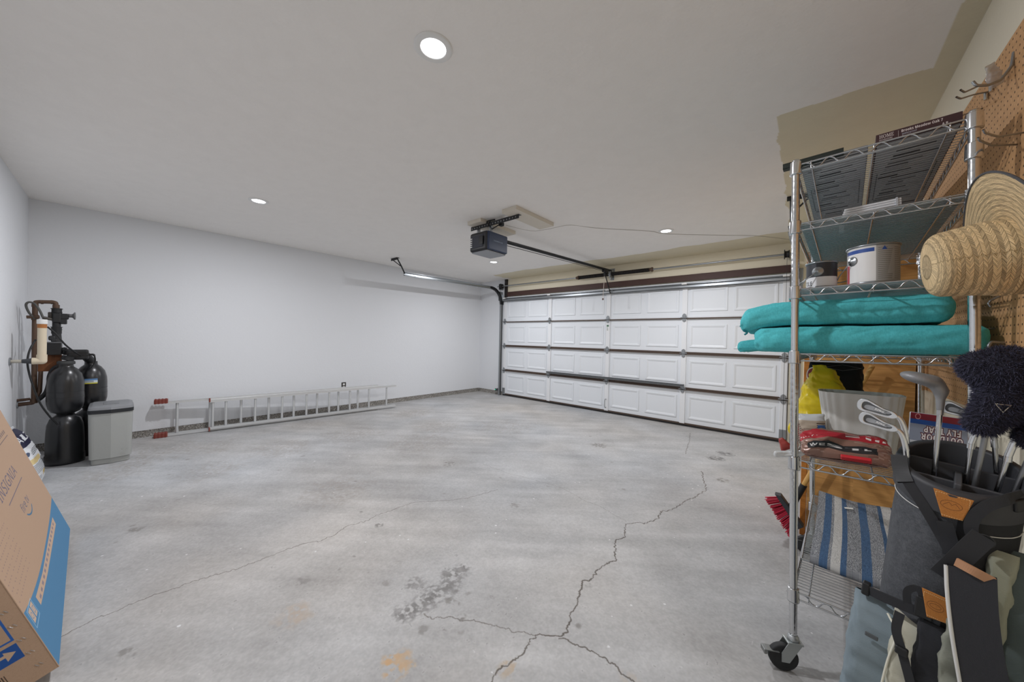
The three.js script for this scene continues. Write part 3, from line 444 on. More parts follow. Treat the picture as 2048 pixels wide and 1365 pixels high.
// ---------------------------------------------------------------- television carton leaning on the back wall
{
  const Lc = 1.34, Hc = .84, Tc = .15, lean = (90 - 72.3) * Math.PI / 180;
  const kraft = (c, w, h) => { c.fillStyle = '#b99a80'; c.fillRect(0, 0, w, h); for (let i = 0; i < 9000; i++) { const a = rnd(); c.fillStyle = a > .5 ? 'rgba(205,175,150,.18)' : 'rgba(120,92,70,.14)'; c.fillRect(rnd() * w, rnd() * h, 1 + rnd() * 5, 1 + rnd() * 1.5); } };
  const front = canvasTex(2048, 1284, (c, w, h) => {
    kraft(c, w, h); const X = s => s / Lc * w, Y = t => h - t / Hc * h, m = w / Lc;
    const blue = '#4a82ab'; c.fillStyle = blue; c.beginPath(); c.moveTo(X(0), Y(.245)); c.bezierCurveTo(X(.15), Y(.215), X(.35), Y(.2), X(.6), Y(.2)); c.bezierCurveTo(X(.95), Y(.2), X(1.15), Y(.208), X(1.34), Y(.225)); c.lineTo(X(1.34), Y(0)); c.lineTo(X(0), Y(0)); c.fill();
    c.fillStyle = '#c9ab92'; c.beginPath(); c.moveTo(X(.194), Y(.197)); c.lineTo(X(.421), Y(.184)); c.lineTo(X(1.10), Y(.185)); c.lineTo(X(1.085), Y(.145)); c.lineTo(X(.48), Y(.148)); c.lineTo(X(.194), Y(.158)); c.fill();
    c.fillStyle = '#8a7f8c'; for (let i = 0; i < 15; i++) c.fillRect(X(.23 + i * .056), Y(.175), m * .03, m * .012);
    c.strokeStyle = '#a9cce2'; c.lineWidth = 4; c.strokeRect(X(.035), Y(.228), m * .1, m * .07); c.fillStyle = '#cdb19a'; c.fillRect(X(.045), Y(.222), m * .036, m * .05); c.fillRect(X(.09), Y(.222), m * .036, m * .05); c.strokeStyle = blue; c.beginPath(); c.arc(X(.063), Y(.196), m * .011, 0, 7); c.stroke(); c.strokeRect(X(.099), Y(.208), m * .018, m * .024);
    c.fillStyle = '#6c6577'; c.textAlign = 'center'; c.save(); c.translate(X(.70), Y(.514)); c.scale(1.62, 1); c.font = '106px sans-serif'; c.fillText('INSIGNIA', 0, 0); c.restore();
    c.fillRect(X(.533), Y(.48), m * .44, m * .004);
    c.save(); c.translate(X(.765), Y(.383)); c.scale(1.5, 1); c.font = '82px sans-serif'; c.fillStyle = '#5f6076'; c.fillText('fire tv', 0, 0); c.restore();
    c.strokeStyle = '#4a7596'; c.lineWidth = 12; c.lineCap = 'round'; c.beginPath(); c.moveTo(X(.7), Y(.365)); c.quadraticCurveTo(X(.78), Y(.325), X(.86), Y(.36)); c.stroke();
    c.fillStyle = 'rgba(120,100,110,.55)'; for (let j = 0; j < 9; j++) for (let i = 0; i < 14; i++) if ((i * 7 + j * 3) % 11 < 9) c.fillRect(X(.03 + i * .024), Y(.47 - j * .024), 13, 6);
    c.fillStyle = '#7a6a66'; c.fillRect(X(.9), Y(.672), m * .28, m * .004); for (let i = 0; i < 7; i++) c.fillRect(X(.92 + i * .036), Y(.705), m * .02, m * .018);
  });
  const endM = canvasTex(256, 1284, (c, w, h) => {
    kraft(c, w, h);
    const Y = t => h - t / Hc * h, X = q => q / Tc * w; c.strokeStyle = '#2a5fae'; c.lineWidth = 9; c.strokeRect(X(.042), Y(.40), X(.2), Y(.0) - Y(.22));
    c.fillStyle = '#23539b'; for (let i = 0; i < 3; i++) c.fillRect(X(.06), Y(.37 - i * .05), X(.07), 38); c.fillRect(X(.04), Y(.165), X(.11), Y(0) - Y(.06)); c.fillStyle = '#c8aa90'; c.fillRect(X(.06), Y(.145), X(.05), 16); c.beginPath(); c.moveTo(X(.048), Y(.138)); c.lineTo(X(.07), Y(.155)); c.lineTo(X(.07), Y(.118)); c.fill();
    c.fillStyle = '#4a3a2e'; for (let i = 0; i < 11; i++) c.fillRect(X(.09) + i * 8, Y(.08), 3 + (i * 5 % 4), 60);
  });
  const side = std(0xb99a80, .8), t = thing('television_carton', 'large kraft cardboard television carton with a blue printed band leaning on the wall', 'carton', [3.861, .002, 5.687]);
  // origin: near bottom front corner; local x runs along the carton, y up its face, z into its thickness
  const X = V(-0.99928, 0, 0.038), Y = V(0.01155, 0.95266, 0.30381), Z = V().crossVectors(X, Y);   // Z faces the room
  t.quaternion.setFromRotationMatrix(new THREE.Matrix4().makeBasis(X, Y, Z)); t.position.set(3.861, .047, 5.687);
  mesh('carton_body', bx(0, Lc, 0, Hc, -Tc, -.0006), side, t);
  const fq = new THREE.PlaneGeometry(Lc, Hc); fq.translate(Lc / 2, Hc / 2, 0); mesh('printed_front', norm(fq), std(0xffffff, .75, 0, { map: front }), t);
  const eq = new THREE.PlaneGeometry(Tc, Hc); { const u = eq.attributes.uv; for (let i = 0; i < u.count; i++) u.setX(i, 1 - u.getX(i)); } eq.rotateY(-Math.PI / 2); eq.translate(-.0006, Hc / 2, -Tc / 2); mesh('printed_end', norm(eq), std(0xffffff, .8, 0, { map: endM }), t);
  mesh('corner_fold', join([rod([0, 0, 0], [0, Hc, 0], .0016, 6)]), std(0xb99a80, .8), t);
  for (let i = 0; i < 14; i++) for (let k = 0; k < 2; k++) mesh('staple', rod([-.0014, .045 + i * .058, -.02 - k * .009], [-.0014, .057 + i * .058, -.026 - k * .009], .0009, 4), M.chrome, t);
}
// ---------------------------------------------------------------- pegboard, plywood cabinet
{
  const map = dataTex(512, (u, v) => { const n = fbm(u * 24, v * 24, 24, 4), f = vnoise(u * 200, v * 200, 200); const du = Math.abs(((u * 8) % 1) - .5), dv = Math.abs(((v * 8) % 1) - .5), hole = Math.hypot(du, dv) < .105; const L = (n - .5) * 26 + (f - .5) * 16; return hole ? [52, 34, 20] : [208 + L, 160 + L, 110 + L]; }, 1 / .2032);
  const bmp = dataTex(256, gray((u, v) => { const du = Math.abs(((u * 8) % 1) - .5), dv = Math.abs(((v * 8) % 1) - .5); return Math.hypot(du, dv) < .105 ? 0 : 1; }), 1 / .2032, false);
  const t = thing('pegboard', 'brown perforated pegboard mounted on the right wall', 'pegboard', [W - .0005, 1.03, 2.64]);
  const m = std(0xffffff, .7, 0, { map, bumpMap: bmp, bumpScale: .004 });
  for (let i = 0; i < 2; i++) mesh('board', bx(-.022, -.016, 0, 1.195, i * 1.22, 1.22 * (i + 1) - .003), m, t);
  mesh('furring_strip', join([0, 1.1].map(y => bx(-.016, 0, y, y + .04, .0, 2.43))), std(0xc89c62, .8), t);
}
const ply = dataTex(1024, (u, v) => { const w = fbm(u * 3, v * 3, 3, 3), g = Math.sin((v * 34 + w * 26 + fbm(u * 6, v * 30, 32, 3) * 5)) * .5 + .5, f = fbm(u * 12, v * 220, 256, 3); const L = 8 - g * 26 + (f - .5) * 30 + (w - .5) * 40; return [214 + L, 160 + L * .9, 94 + L * .7]; }, [1.1, 1.1]);
ply.repeat.set(1.1, 1.1);
{
  const m = std(0xffffff, .6, 0, { map: ply }), t = thing('plywood_cabinet', 'tall plywood cabinet standing behind the wire shelving', 'cabinet', [6.06, 0, 2.25]);
  mesh('side_panel', bx(-.215, .238, .06, 1.84, .315, .335), m, t); mesh('corner_stile', bx(-.245, -.216, 0, 1.84, .26, .338, .003), std(0xe8c890, .6, 0, { map: ply }), t);
  mesh('top_rail', bx(-.214, .238, 1.725, 1.84, .3355, .348, .003), m, t); mesh('front_door', bx(-.245, -.225, .06, 1.82, -.35, .255, .003), m, t);
  mesh('top', bx(-.245, .24, 1.841, 1.86, -.36, .338, .003), m, t); mesh('far_panel', bx(-.22, .238, .06, 1.84, -.36, -.34), m, t); mesh('base', bx(-.21, .238, 0, .06, -.34, .31), std(0x4a3626, .8), t);
}
// ---------------------------------------------------------------- wire shelving on casters
const SW = .42, SL = 1.03, SHELF_Y = [1.9475, 1.717, 1.4647, 1.2153, .8085, .305];
const SQ = new THREE.Quaternion().setFromEuler(new THREE.Euler(-0.0083, -0.053, 0.0181, 'YZX')), SP = V(5.824, 0, 3.848);
function onShelf(o, u, y, v, rx = 0, ry = 0, rz = 0) { o.quaternion.copy(SQ).multiply(new THREE.Quaternion().setFromEuler(new THREE.Euler(rx, ry, rz))); o.position.copy(V(u, y, -v).applyQuaternion(SQ).add(SP)); return o; }
{
  const t = thing('wire_shelving', 'chrome wire shelving unit on casters with six shelves', 'shelving'); onShelf(t, 0, 0, 0);
  const postGeo = (y0, y1) => { const pr = [[0, y0], [.0127, y0]]; for (let y = Math.ceil(y0 / .0254) * .0254; y < y1 - .02; y += .0254) pr.push([.0127, y - .0012], [.0119, y], [.0127, y + .0012]); pr.push([.0127, y1 - .004], [.0105, y1], [0, y1]); return lathe(pr, 20); };
  const collar = lathe([[.0128, -.050], [.0186, -.050], [.0192, -.046], [.0178, -.002], [.0168, 0], [.0128, 0]], 22);
  const wheelCols = [[0, 0, .55], [SW, 0, .7], [0, SL, .3], [SW, SL, -.5]];
  for (const [u, v, turn] of wheelCols) {
    const base = V(u, 0, -v).applyQuaternion(SQ).y, y0 = .135 - base * 0;
    const p = mesh('post', postGeo(y0, 1.968), M.chrome, t); p.position.set(u, 0, -v);
    for (const y of SHELF_Y) { const c = mesh('collar', collar, M.chrome, p); c.position.y = y + .012; } if (u && !v) mesh('collar', collar, M.chrome, p).position.y = 1.868;
    mesh('foot_cap', lathe([[0, .118], [.02, .118], [.0205, .13], [.0145, .139], [.0128, .139]], 6), std(0xb9bcbd, .35, .8), p);
    // caster: swivel fork, wheel, brake
    const cs = new THREE.Group(); cs.name = 'caster'; p.add(cs); cs.position.set(0, -base, 0); cs.rotation.y = turn;
    const fork = []; for (const s of [-1, 1]) { const sh = new THREE.Shape(); sh.moveTo(-.022, .118); sh.lineTo(.024, .118); sh.lineTo(-.02, .042); sh.lineTo(-.046, .042); sh.lineTo(-.046, .075); sh.closePath(); fork.push(norm(new THREE.ExtrudeGeometry(sh, { depth: .0025, bevelEnabled: false })).translate(0, 0, s * .019 - .00125)); }
    mesh('fork', join([...fork, bx(-.026, .026, .112, .119, -.022, .022, .002)]), std(0xb5bab9, .35, .7), cs);
    mesh('wheel', at(lathe([[0, -.014], [.03, -.014], [.032, -.011], [.045, -.012], [.049, -.008], [.0495, 0], [.049, .008], [.045, .012], [.032, .011], [.03, .014], [0, .014]], 30), -.033, .05, 0, Math.PI / 2), std(0x2b2b2c, .7), cs, 'black caster wheel');
    mesh('brake_pedal', join([bx(-.095, -.05, .07, .074, -.016, .016, .002), bx(-.103, -.092, .056, .074, -.016, .016, .003)]), std(0x8b8d8c, .4, .7), cs);
  }
  const wireDeck = (() => { const L = []; for (let v = .03; v < SL - .015; v += .0226) L.push(rod([.004, 0, -v], [SW - .004, 0, -v], .0016, 5)); return join(L); })();
  const zig = (n, len, h) => { const p = []; for (let i = 0; i <= n * 6; i++) { const x = .03 + (len - .06) * i / (n * 6); p.push(V(x, -h / 2 + Math.max(-1, Math.min(1, 1.25 * Math.cos(i / 6 * Math.PI * 2))) * h / 2 * .92, 0)); } return norm(new THREE.TubeGeometry(new THREE.CatmullRomCurve3(p), n * 10, .0022, 6)); };
  const zs = zig(5.5, SW, .026), zl = zig(14, SL, .026);
  for (const y of SHELF_Y) {
    const s = new THREE.Group(); s.name = 'wire_shelf'; s.position.y = y; t.add(s);
    const rails = []; for (const dy of [0, -.026]) { rails.push(rod([.012, dy, 0], [SW - .012, dy, 0], .0032, 8), rod([.012, dy, -SL], [SW - .012, dy, -SL], .0032, 8), rod([0, dy, -.012], [0, dy, -SL + .012], .0032, 8), rod([SW, dy, -.012], [SW, dy, -SL + .012], .0032, 8)); }
    mesh('edge_rail', join(rails), M.chromeWire, s);
    mesh('truss_wire', zs, M.chromeWire, s); mesh('truss_wire', zs, M.chromeWire, s).position.z = -SL;
    const a = mesh('truss_wire', zl, M.chromeWire, s); a.rotation.y = Math.PI / 2; const b = mesh('truss_wire', zl, M.chromeWire, s); b.rotation.y = Math.PI / 2; b.position.x = SW;
    mesh('deck_wire', wireDeck, M.chromeWire, s).userData.kind = 'stuff';
    for (const u of [.045, SW / 2, SW - .045]) mesh('support_bar', join([rod([u, -.006, -.004], [u, -.006, -SL + .004], .0028, 6), rod([u, .004, -.002], [u, -.03, -.002], .0022, 6)]), M.chromeWire, s);
  }
}
// ---------------------------------------------------------------- top shelf: flooring cartons and a dark rail
{
  const print = canvasTex(1024, 128, (c, w, h) => { c.fillStyle = '#432b2f'; c.fillRect(0, 0, w, h); c.fillStyle = '#e9e4e2'; c.font = '62px serif'; c.fillText('HOME', 40, 62); c.font = '26px serif'; c.fillText('DECORATORS', 40, 94); c.font = '22px serif'; c.fillText('COLLECTION', 46, 120); c.fillRect(285, 18, 3, 94); c.font = 'bold 46px sans-serif'; c.fillText('Brooks Meadow Oak 7', 320, 52); c.font = '36px sans-serif'; c.fillStyle = '#b9c0cc'; c.fillText('waterproof', 330, 88); c.fillStyle = '#e9e4e2'; c.fillText('flooring', 330, 122); c.font = 'bold 44px sans-serif'; c.fillText('A B', 800, 108); });
  const t = thing('flooring_carton', 'dark brown flooring carton with white lettering on the top shelf', 'carton'); onShelf(t, .215, SHELF_Y[0] + .004, .02);
  mesh('carton_body', bx(0, .187, 0, .034, -.98, 0, .002), std(0x432b2f, .6), t);
  const q = new THREE.PlaneGeometry(.186, .033); q.translate(.0935, .017, .0006); mesh('carton_print', norm(q), std(0xffffff, .55, 0, { map: print }), t);
  const und = canvasTex(256, 1024, (c, w, h) => { c.fillStyle = '#b4b6ba'; c.fillRect(0, 0, w, h); c.fillStyle = '#4a4b4e'; for (let i = 0; i < 26; i++) c.fillRect(20 + (i * 53 % 60), 60 + i * 36, 60 + (i * 71 % 110), 8 + (i % 3) * 6); c.strokeStyle = '#56585b'; c.lineWidth = 4; c.strokeRect(18, 300, 220, 360); });
  const u1 = new THREE.PlaneGeometry(.18, .97); u1.rotateX(Math.PI / 2); u1.translate(.0935, -.0006, -.49); mesh('carton_underside', norm(u1), std(0xffffff, .7, 0, { map: und }), t);
  const t2 = thing('flooring_carton', 'grey printed flooring carton on the left of the top shelf', 'carton'); onShelf(t2, .012, SHELF_Y[0] + .004, .05);
  mesh('carton_body', bx(0, .185, 0, .022, -.93, 0, .002), std(0x77797c, .65), t2);
  const u2 = new THREE.PlaneGeometry(.18, .92); u2.rotateX(Math.PI / 2); u2.translate(.0925, -.0006, -.465); mesh('carton_underside', norm(u2), std(0xffffff, .7, 0, { map: und }), t2);
  const r = thing('dark_rail', 'dark green metal rail lying across the left of the top shelf', 'metal rail'); onShelf(r, -.042, SHELF_Y[0] + .006, .018, 0, 0, .0);
  mesh('rail', join([bx(0, .176, 0, .003, -.028, .0), bx(0, .176, 0, .021, -.003, 0), bx(0, .176, .018, .021, -.012, 0)]), std(0x2e3531, .5, .3), r);
}
{ // second shelf
  const lin = tag(mesh('plastic_sheet', bx(.012, .408, 0, .002, -.9, -.03), std(0xb9c2c4, .4)), 'grey plastic sheet lining the second shelf', 'sheet'); onShelf(lin, 0, SHELF_Y[1] + .0025, 0);
  const l = thing('teal_lid', 'dark teal round lid lying on the second shelf', 'lid'); onShelf(l, .13, SHELF_Y[1] + .005, .34); mesh('lid', lathe([[0, .083], [.045, .081], [.066, .066], [.076, .03], [.08, .0], [.07, 0]], 30), std(0x124044, .45), l); mesh('lid_rim', at(norm(new THREE.TorusGeometry(.077, .004, 6, 30)), 0, .004, 0, Math.PI / 2), std(0x0f3639, .45), l);
  const b = thing('white_blind', 'rolled white slat bundle lying at an angle on the second shelf', 'slat bundle'); onShelf(b, .285, SHELF_Y[1] + .005, .155, 0, 0, .03);
  const sm = std(0xe3e5e8, .45); for (let i = 0; i < 7; i++) mesh('slat', bx(-.165 + i * .003, .0, .002 + i * .0085, .0095 + i * .0085, -.1, .03, .002), sm, b); mesh('tie', bx(-.014, -.009, .0, .063, -.104, .034), std(0xb9bcc0, .6), b);
}
{ // paint cans
  const can = (name, label, r, h, u, v, turn, map, y) => { const t = thing(name, label, 'paint can', [0, 0, 0], 'paint cans'); onShelf(t, u, SHELF_Y[2] + .005, v, 0, turn, 0);
    mesh('can_body', (() => { const g = new THREE.CylinderGeometry(r, r, h - .012, 40, 1, true); g.translate(0, h / 2, 0); return norm(g); })(), std(0xffffff, .45, 0, { map }), t);
    mesh('can_rim', join([at(norm(new THREE.TorusGeometry(r, .004, 8, 40)), 0, .006, 0, Math.PI / 2), at(norm(new THREE.TorusGeometry(r, .004, 8, 40)), 0, h - .005, 0, Math.PI / 2), lathe([[0, .003], [r, .003]], 40)]), M.galv, t);
    mesh('can_lid', lathe([[r - .006, h - .003], [r - .012, h - .01], [0, h - .01]], 40), M.galv, t);
    const ear = mesh('handle_ear', at(lathe([[0, .01], [.006, .01], [.008, .005], [.016, .004], [.018, 0]], 20), 0, h * .62, r - .001, Math.PI / 2), M.galv, t);
    mesh('wire_handle', tube([[0, h * .62, r + .006], [-.018, h * .45, r + .012], [-.045, h * .26, r * .9 + .02], [-.07, h * .17, r * .62 + .02], [-r - .012, h * .3, 0], [-r - .006, h * .5, -r * .2]], .0017), M.galv, t); return t; };
  const big = canvasTex(1024, 256, (c, w, h) => { c.fillStyle = '#d9d9d7'; c.fillRect(0, 0, w, h); c.fillStyle = '#2a4f9c'; c.fillRect(940, 20, 84, 26); c.fillRect(0, 20, 150, 26); c.fillStyle = '#ecebe9'; c.fillRect(940, 46, 84, 210); c.fillRect(0, 46, 160, 210); c.fillStyle = '#c74450'; c.fillRect(940, 120, 50, 136); c.fillStyle = '#a3a19d'; c.fillRect(160, 0, 780, 256); c.fillStyle = '#76746f'; for (let k = 0; k < 6; k++) for (let i = 0; i < 17; i++) c.fillRect(172 + k * 112, 24 + i * 13, 60 + (i * 37 + k * 11) % 40, 4); c.fillStyle = '#2a4f9c'; c.beginPath(); c.moveTo(212, 14); c.lineTo(230, 40); c.lineTo(194, 40); c.fill(); });
  const small = canvasTex(1024, 256, (c, w, h) => { c.fillStyle = '#2f3238'; c.fillRect(0, 0, w, h); c.fillStyle = '#e3e4e6'; c.fillRect(0, 150, w, 106); c.fillStyle = '#1c1d20'; c.fillRect(560, 0, 200, 150); c.font = 'bold 60px sans-serif'; c.fillStyle = '#2a2c30'; c.fillText('TILE', 330, 236); c.fillText('TILE', 840, 236); });
  can('paint_can', 'large paint can with a white and grey label and a blue band', .068, .145, .212, .11, -.9, big); can('paint_can', 'smaller paint can with a black and white label', .046, .107, .072, .105, -.2, small);
}
// ---------------------------------------------------------------- teal cushions
const tealMap = dataTex(512, (u, v) => { const a = ((Math.floor(u * 256) + Math.floor(v * 256)) % 2) * 7, n = (fbm(u * 60, v * 60, 64, 3) - .5) * 22, s = (vnoise(u * 256, v * 40, 256) - .5) * 14; return [78 + a + n * .6 + s, 186 + a + n + s, 192 + a + n + s]; }, 4);
const teal = phy(0xffffff, .85, 0, { map: tealMap, bumpMap: weaveBump, bumpScale: .0004, sheen: .3, sheenRoughness: .6, sheenColor: new THREE.Color(0x6fd0d0) });
function cushionGeo(w, h, d, sd, droop) { // long box of foam with soft edges and creases
  let g = new THREE.BoxGeometry(2, 2, 2, 56, 14, 44); g.deleteAttribute('normal'); g.deleteAttribute('uv'); g = mergeVertices(g, 1e-4); const p = g.attributes.position;
  for (let i = 0; i < p.count; i++) { let x = p.getX(i), y = p.getY(i), z = p.getZ(i); const r = .46 * h, hx = w / 2, hy = h / 2, hz = d / 2;
    let X = x * hx, Y = y * hy, Z = z * hz; const cx = Math.max(-hx + r, Math.min(hx - r, X)), cy = Math.max(-hy + r * .82, Math.min(hy - r * .82, Y)), cz = Math.max(-hz + r, Math.min(hz - r, Z)); const v = V(X - cx, Y - cy, Z - cz); const L = v.length(); if (L > 1e-6) { const k = Math.min(L, r) / L; v.multiplyScalar(k); }
    X = cx + v.x; Y = cy + v.y; Z = cz + v.z;
    const e = 1 + .06 * (1 - x * x) * (1 - z * z); Y *= e; const f = .005 * n3(X * 16 + sd, Y * 24, Z * 16) + .0028 * n3(X * 55, Y * 60 + sd, Z * 50), c = .006 * Math.max(0, n3(X * 9 - Z * 20 + sd, Y * 5, Z * 8)) * Math.abs(y);
    X += f * x; Y += f * Math.sign(y) * .8 - c * Math.sign(y); Z += f * z * 1.5; if (X < -w * .22) Y -= droop * Math.pow((-w * .22 - X) / (w * .28), 2);
    p.setXYZ(i, X, Y, Z); }
  g.computeVertexNormals(); return boxUV(g);
}
{
  const a = thing('seat_cushion', 'lower teal fabric cushion reaching past the right shelf post', 'cushion', [0, 0, 0], 'teal cushions'); onShelf(a, .158, SHELF_Y[3] + .057, .29, 0, .02, 0);
  mesh('cushion', cushionGeo(.614, .098, .46, 2, .0), teal, a); mesh('seam_piping', tube([[-.29, -.03, .2], [-.302, -.028, .1], [-.303, -.026, -.05], [-.30, -.024, -.18]], .0035), std(0x1d7f88, .8), a);
  const b = thing('seat_cushion', 'upper teal fabric cushion hanging over the left edge of the shelf', 'cushion', [0, 0, 0], 'teal cushions'); onShelf(b, .10, SHELF_Y[3] + .163, .30, 0, .0, 0);
  mesh('cushion', cushionGeo(.60, .098, .46, 9, .03), teal, b); mesh('seam_piping', tube([[-.285, -.05, .19], [-.303, -.044, .17], [-.308, -.04, .05], [-.306, -.042, -.1], [-.3, -.045, -.18]], .0035), std(0x1d7f88, .8), b);
  mesh('corner_tie', tube([[-.28, -.05, .195], [-.285, -.065, .205], [-.272, -.075, .2], [-.282, -.085, .2]], .004), std(0x1d7f88, .8), b);
  const c = thing('seat_cushion', 'flat teal cushion end tucked under the others at the left', 'cushion', [0, 0, 0], 'teal cushions'); onShelf(c, -.10, SHELF_Y[3] + .036, .69, 0, .0, 0);
  mesh('cushion', cushionGeo(.39, .06, .30, 21, .012), teal, c);
}
// ---------------------------------------------------------------- fifth shelf
{
  const Y5 = SHELF_Y[4] + .004;
  const p = thing('fluted_planter', 'white fluted plastic planter on the fifth shelf', 'planter'); onShelf(p, .183, Y5, .36, 0, .05, 0);
  const prof = (u, k) => { const th = u * Math.PI * 2, fl = 1 + .012 * Math.cos(th * 22), c = Math.cos(th), s = Math.sin(th); return [Math.sign(c) * Math.pow(Math.abs(c), .55) * k * .128 * fl, Math.sign(s) * Math.pow(Math.abs(s), .55) * k * .085 * fl]; };
  const rows = [[0, 0], [.78, 0], [.8, .01], [1, .235], [1.012, .24], [.985, .24], [.965, .232], [.79, .03], [0, .03]];
  mesh('planter', (() => { const g = norm(grid(176, 8, (u, v) => { const [k, y] = rows[Math.round(v * 8)], q = prof(u, Math.max(k, .001)); return [q[0], y, q[1]]; })); g.computeVertexNormals(); return g; })(), std(0xdcdad4, .42), p);
  mesh('soil_liner', (() => { const g = new THREE.CircleGeometry(1, 32); g.rotateX(-Math.PI / 2); g.scale(.105, 1, .068); g.translate(0, .1, 0); return norm(g); })(), std(0xb9b7b2, .7), p);
  // foil bag in front
  const red = canvasTex(1024, 512, (c, w, h) => { c.fillStyle = '#8d6a5c'; c.fillRect(0, 0, w, h); for (let i = 0; i < 500; i++) { c.fillStyle = rnd() > .5 ? 'rgba(230,210,200,.25)' : 'rgba(90,50,45,.3)'; c.fillRect(rnd() * w, rnd() * h, 10 + rnd() * 70, 3 + rnd() * 16); } c.fillStyle = '#b32f38'; for (const o of [0, 512]) { c.beginPath(); c.moveTo(o, 150); c.lineTo(o + 512, 40); c.lineTo(o + 512, 230); c.lineTo(o, 300); c.fill(); c.fillStyle = '#f1e5e0'; c.font = 'bold 40px sans-serif'; c.save(); c.translate(o + 40, 250); c.rotate(-.15); for (let i = 0; i < 6; i++) { c.fillRect(i * 30, -26, 8, 26); c.fillRect(i * 30 + 6, -16, 12, 7); } c.restore(); for (let i = 0; i < 10; i++) c.fillRect(o + 260 + (i % 5) * 40, 150 + Math.floor(i / 5) * 50, 22, 24); c.fillStyle = '#2f2c2e'; c.fillRect(o + 120, 330, 230, 110); c.fillStyle = '#dcd8d4'; c.font = 'bold 58px sans-serif'; c.fillText('WESTL', o + 140, 408); c.fillStyle = '#b32f38'; } });
  const rb = thing('foil_bag', 'crumpled red and brown foil bag lying at the front of the fifth shelf', 'bag'); onShelf(rb, .135, Y5 + .05, .115, -Math.PI / 2 + .5, .0, .05);
  const fb = pouch(.25, .15, .075, { wrinkle: .01, pin: .42, seed: 12 }); fb.translate(0, -.075, 0); mesh('bag', fb, std(0xffffff, .25, .1, { map: red }), rb);
  mesh('bag_clip', bx(-.01, .07, -.09, -.075, .012, .03, .004), std(0xd23038, .35), rb, 'red plastic bag clip');
  // yellow bag, printed bag, black cap
  const yb = thing('yellow_bag', 'yellow plastic bag slumped behind the planter', 'bag'); onShelf(yb, .085, Y5, .58, 0, .1, .10);
  mesh('bag', (() => { const g = pouch(.20, .345, .12, { wrinkle: .012, pin: .6, seed: 5, flare: -.7 }); return g; })(), phy(0xe3c81c, .35, 0, { sheen: 0 }), yb);
  const pm = canvasTex(256, 256, (c, w, h) => { c.fillStyle = '#c3b3a0'; c.fillRect(0, 0, w, h); c.fillStyle = '#cfcfcf'; c.fillRect(0, 0, w, 50); c.fillStyle = '#5b4a44'; for (let k = 0; k < 4; k++) for (let i = 0; i < 12; i++) c.fillRect(k * 64 + 6, 66 + i * 15, 26 + (i * 29 + k * 13) % 26, 7); c.fillStyle = '#3f6fae'; c.fillRect(200, 80, 40, 60); });
  const pb = thing('printed_bag', 'small tan printed bag left of the planter', 'bag'); onShelf(pb, .035, Y5, .27, 0, .25, .04); mesh('bag', pouch(.095, .14, .05, { wrinkle: .006, pin: .5, seed: 8 }), std(0xffffff, .4, 0, { map: pm }), pb);
  const cap = thing('black_bag', 'black cloth bag with a red oval badge behind the yellow bag', 'bag'); onShelf(cap, .10, Y5, .74, 0, 0, .0);
  mesh('cloth_body', pouch(.21, .362, .1, { wrinkle: .008, pin: .25, seed: 41 }), std(0x16161a, .85), cap);
  mesh('stitched_band', at(norm(new THREE.TorusGeometry(.03, .0012, 5, 4)).scale(2.2, .5, 1), .03, .33, .048, 0, 0, 0), std(0x8a8a8e, .7), cap);
  mesh('badge', at(norm(new THREE.CircleGeometry(1, 32)).scale(.036, .056, 1), -.074, .272, .053, 0, -.35, .25), std(0xffffff, .5, 0, { map: canvasTex(128, 192, (c, w, h) => { c.fillStyle = '#e9e4e2'; c.fillRect(0, 0, w, h); c.fillStyle = '#8e2b33'; c.beginPath(); c.ellipse(64, 96, 56, 86, 0, 0, 7); c.fill(); c.fillStyle = '#f0ecea'; c.save(); c.translate(80, 150); c.rotate(-1.2); c.font = 'bold 40px sans-serif'; c.fillText('OM', 0, 0); c.restore(); c.beginPath(); c.moveTo(50, 60); c.lineTo(90, 90); c.lineTo(60, 110); c.fill(); }) }), cap);
  // fly trap packet, upside down
  const fm = canvasTex(512, 420, (c, w, h) => { c.save(); c.translate(w, h); c.rotate(Math.PI); c.fillStyle = '#c9ccd2'; c.fillRect(0, 0, w, h); c.fillStyle = '#7e2532'; c.fillRect(0, h - 48, w, 48); c.fillStyle = '#264f96'; c.fillRect(0, h - 84, w, 36); c.fillStyle = '#8d95a6'; c.fillRect(0, h - 215, w, 131); c.fillStyle = '#d8b23a'; c.beginPath(); c.arc(60, 50, 60, 0, 7); c.fill(); c.font = 'bold 66px sans-serif'; c.textAlign = 'center'; c.lineWidth = 12; c.strokeStyle = '#5b2731'; c.fillStyle = '#eae6e4'; for (const [s, y] of [['OUTDOOR', h - 152], ['FLY TRAP', h - 94]]) { c.strokeText(s, w / 2, y); c.fillText(s, w / 2, y); } c.font = 'bold 32px sans-serif'; c.fillStyle = '#1e3f7c'; c.fillText('DISPOSABLE', w / 2, h - 222); c.fillStyle = '#39424e'; c.font = '26px sans-serif'; for (let i = 0; i < 5; i++) c.fillRect(60 + i * 24, h - 318, 16, 16); c.strokeStyle = '#d6a0a0'; c.lineWidth = 5; c.beginPath(); c.arc(w - 60, h - 26, 20, 0, 7); c.stroke(); c.restore(); });
  const ft = thing('fly_trap_packet', 'flat blue and red printed packet standing upside down behind the golf clubs', 'packet'); onShelf(ft, .37, Y5 + .012, .13, -.12, .12, -.06); mesh('packet', bx(-.075, .075, 0, .19, -.012, -.001, .003), std(0xc9ccd2, .3), ft); const fq = new THREE.PlaneGeometry(.148, .187); fq.translate(0, .095, 0); mesh('printed_face', norm(fq), std(0xffffff, .28, 0, { map: fm }), ft);
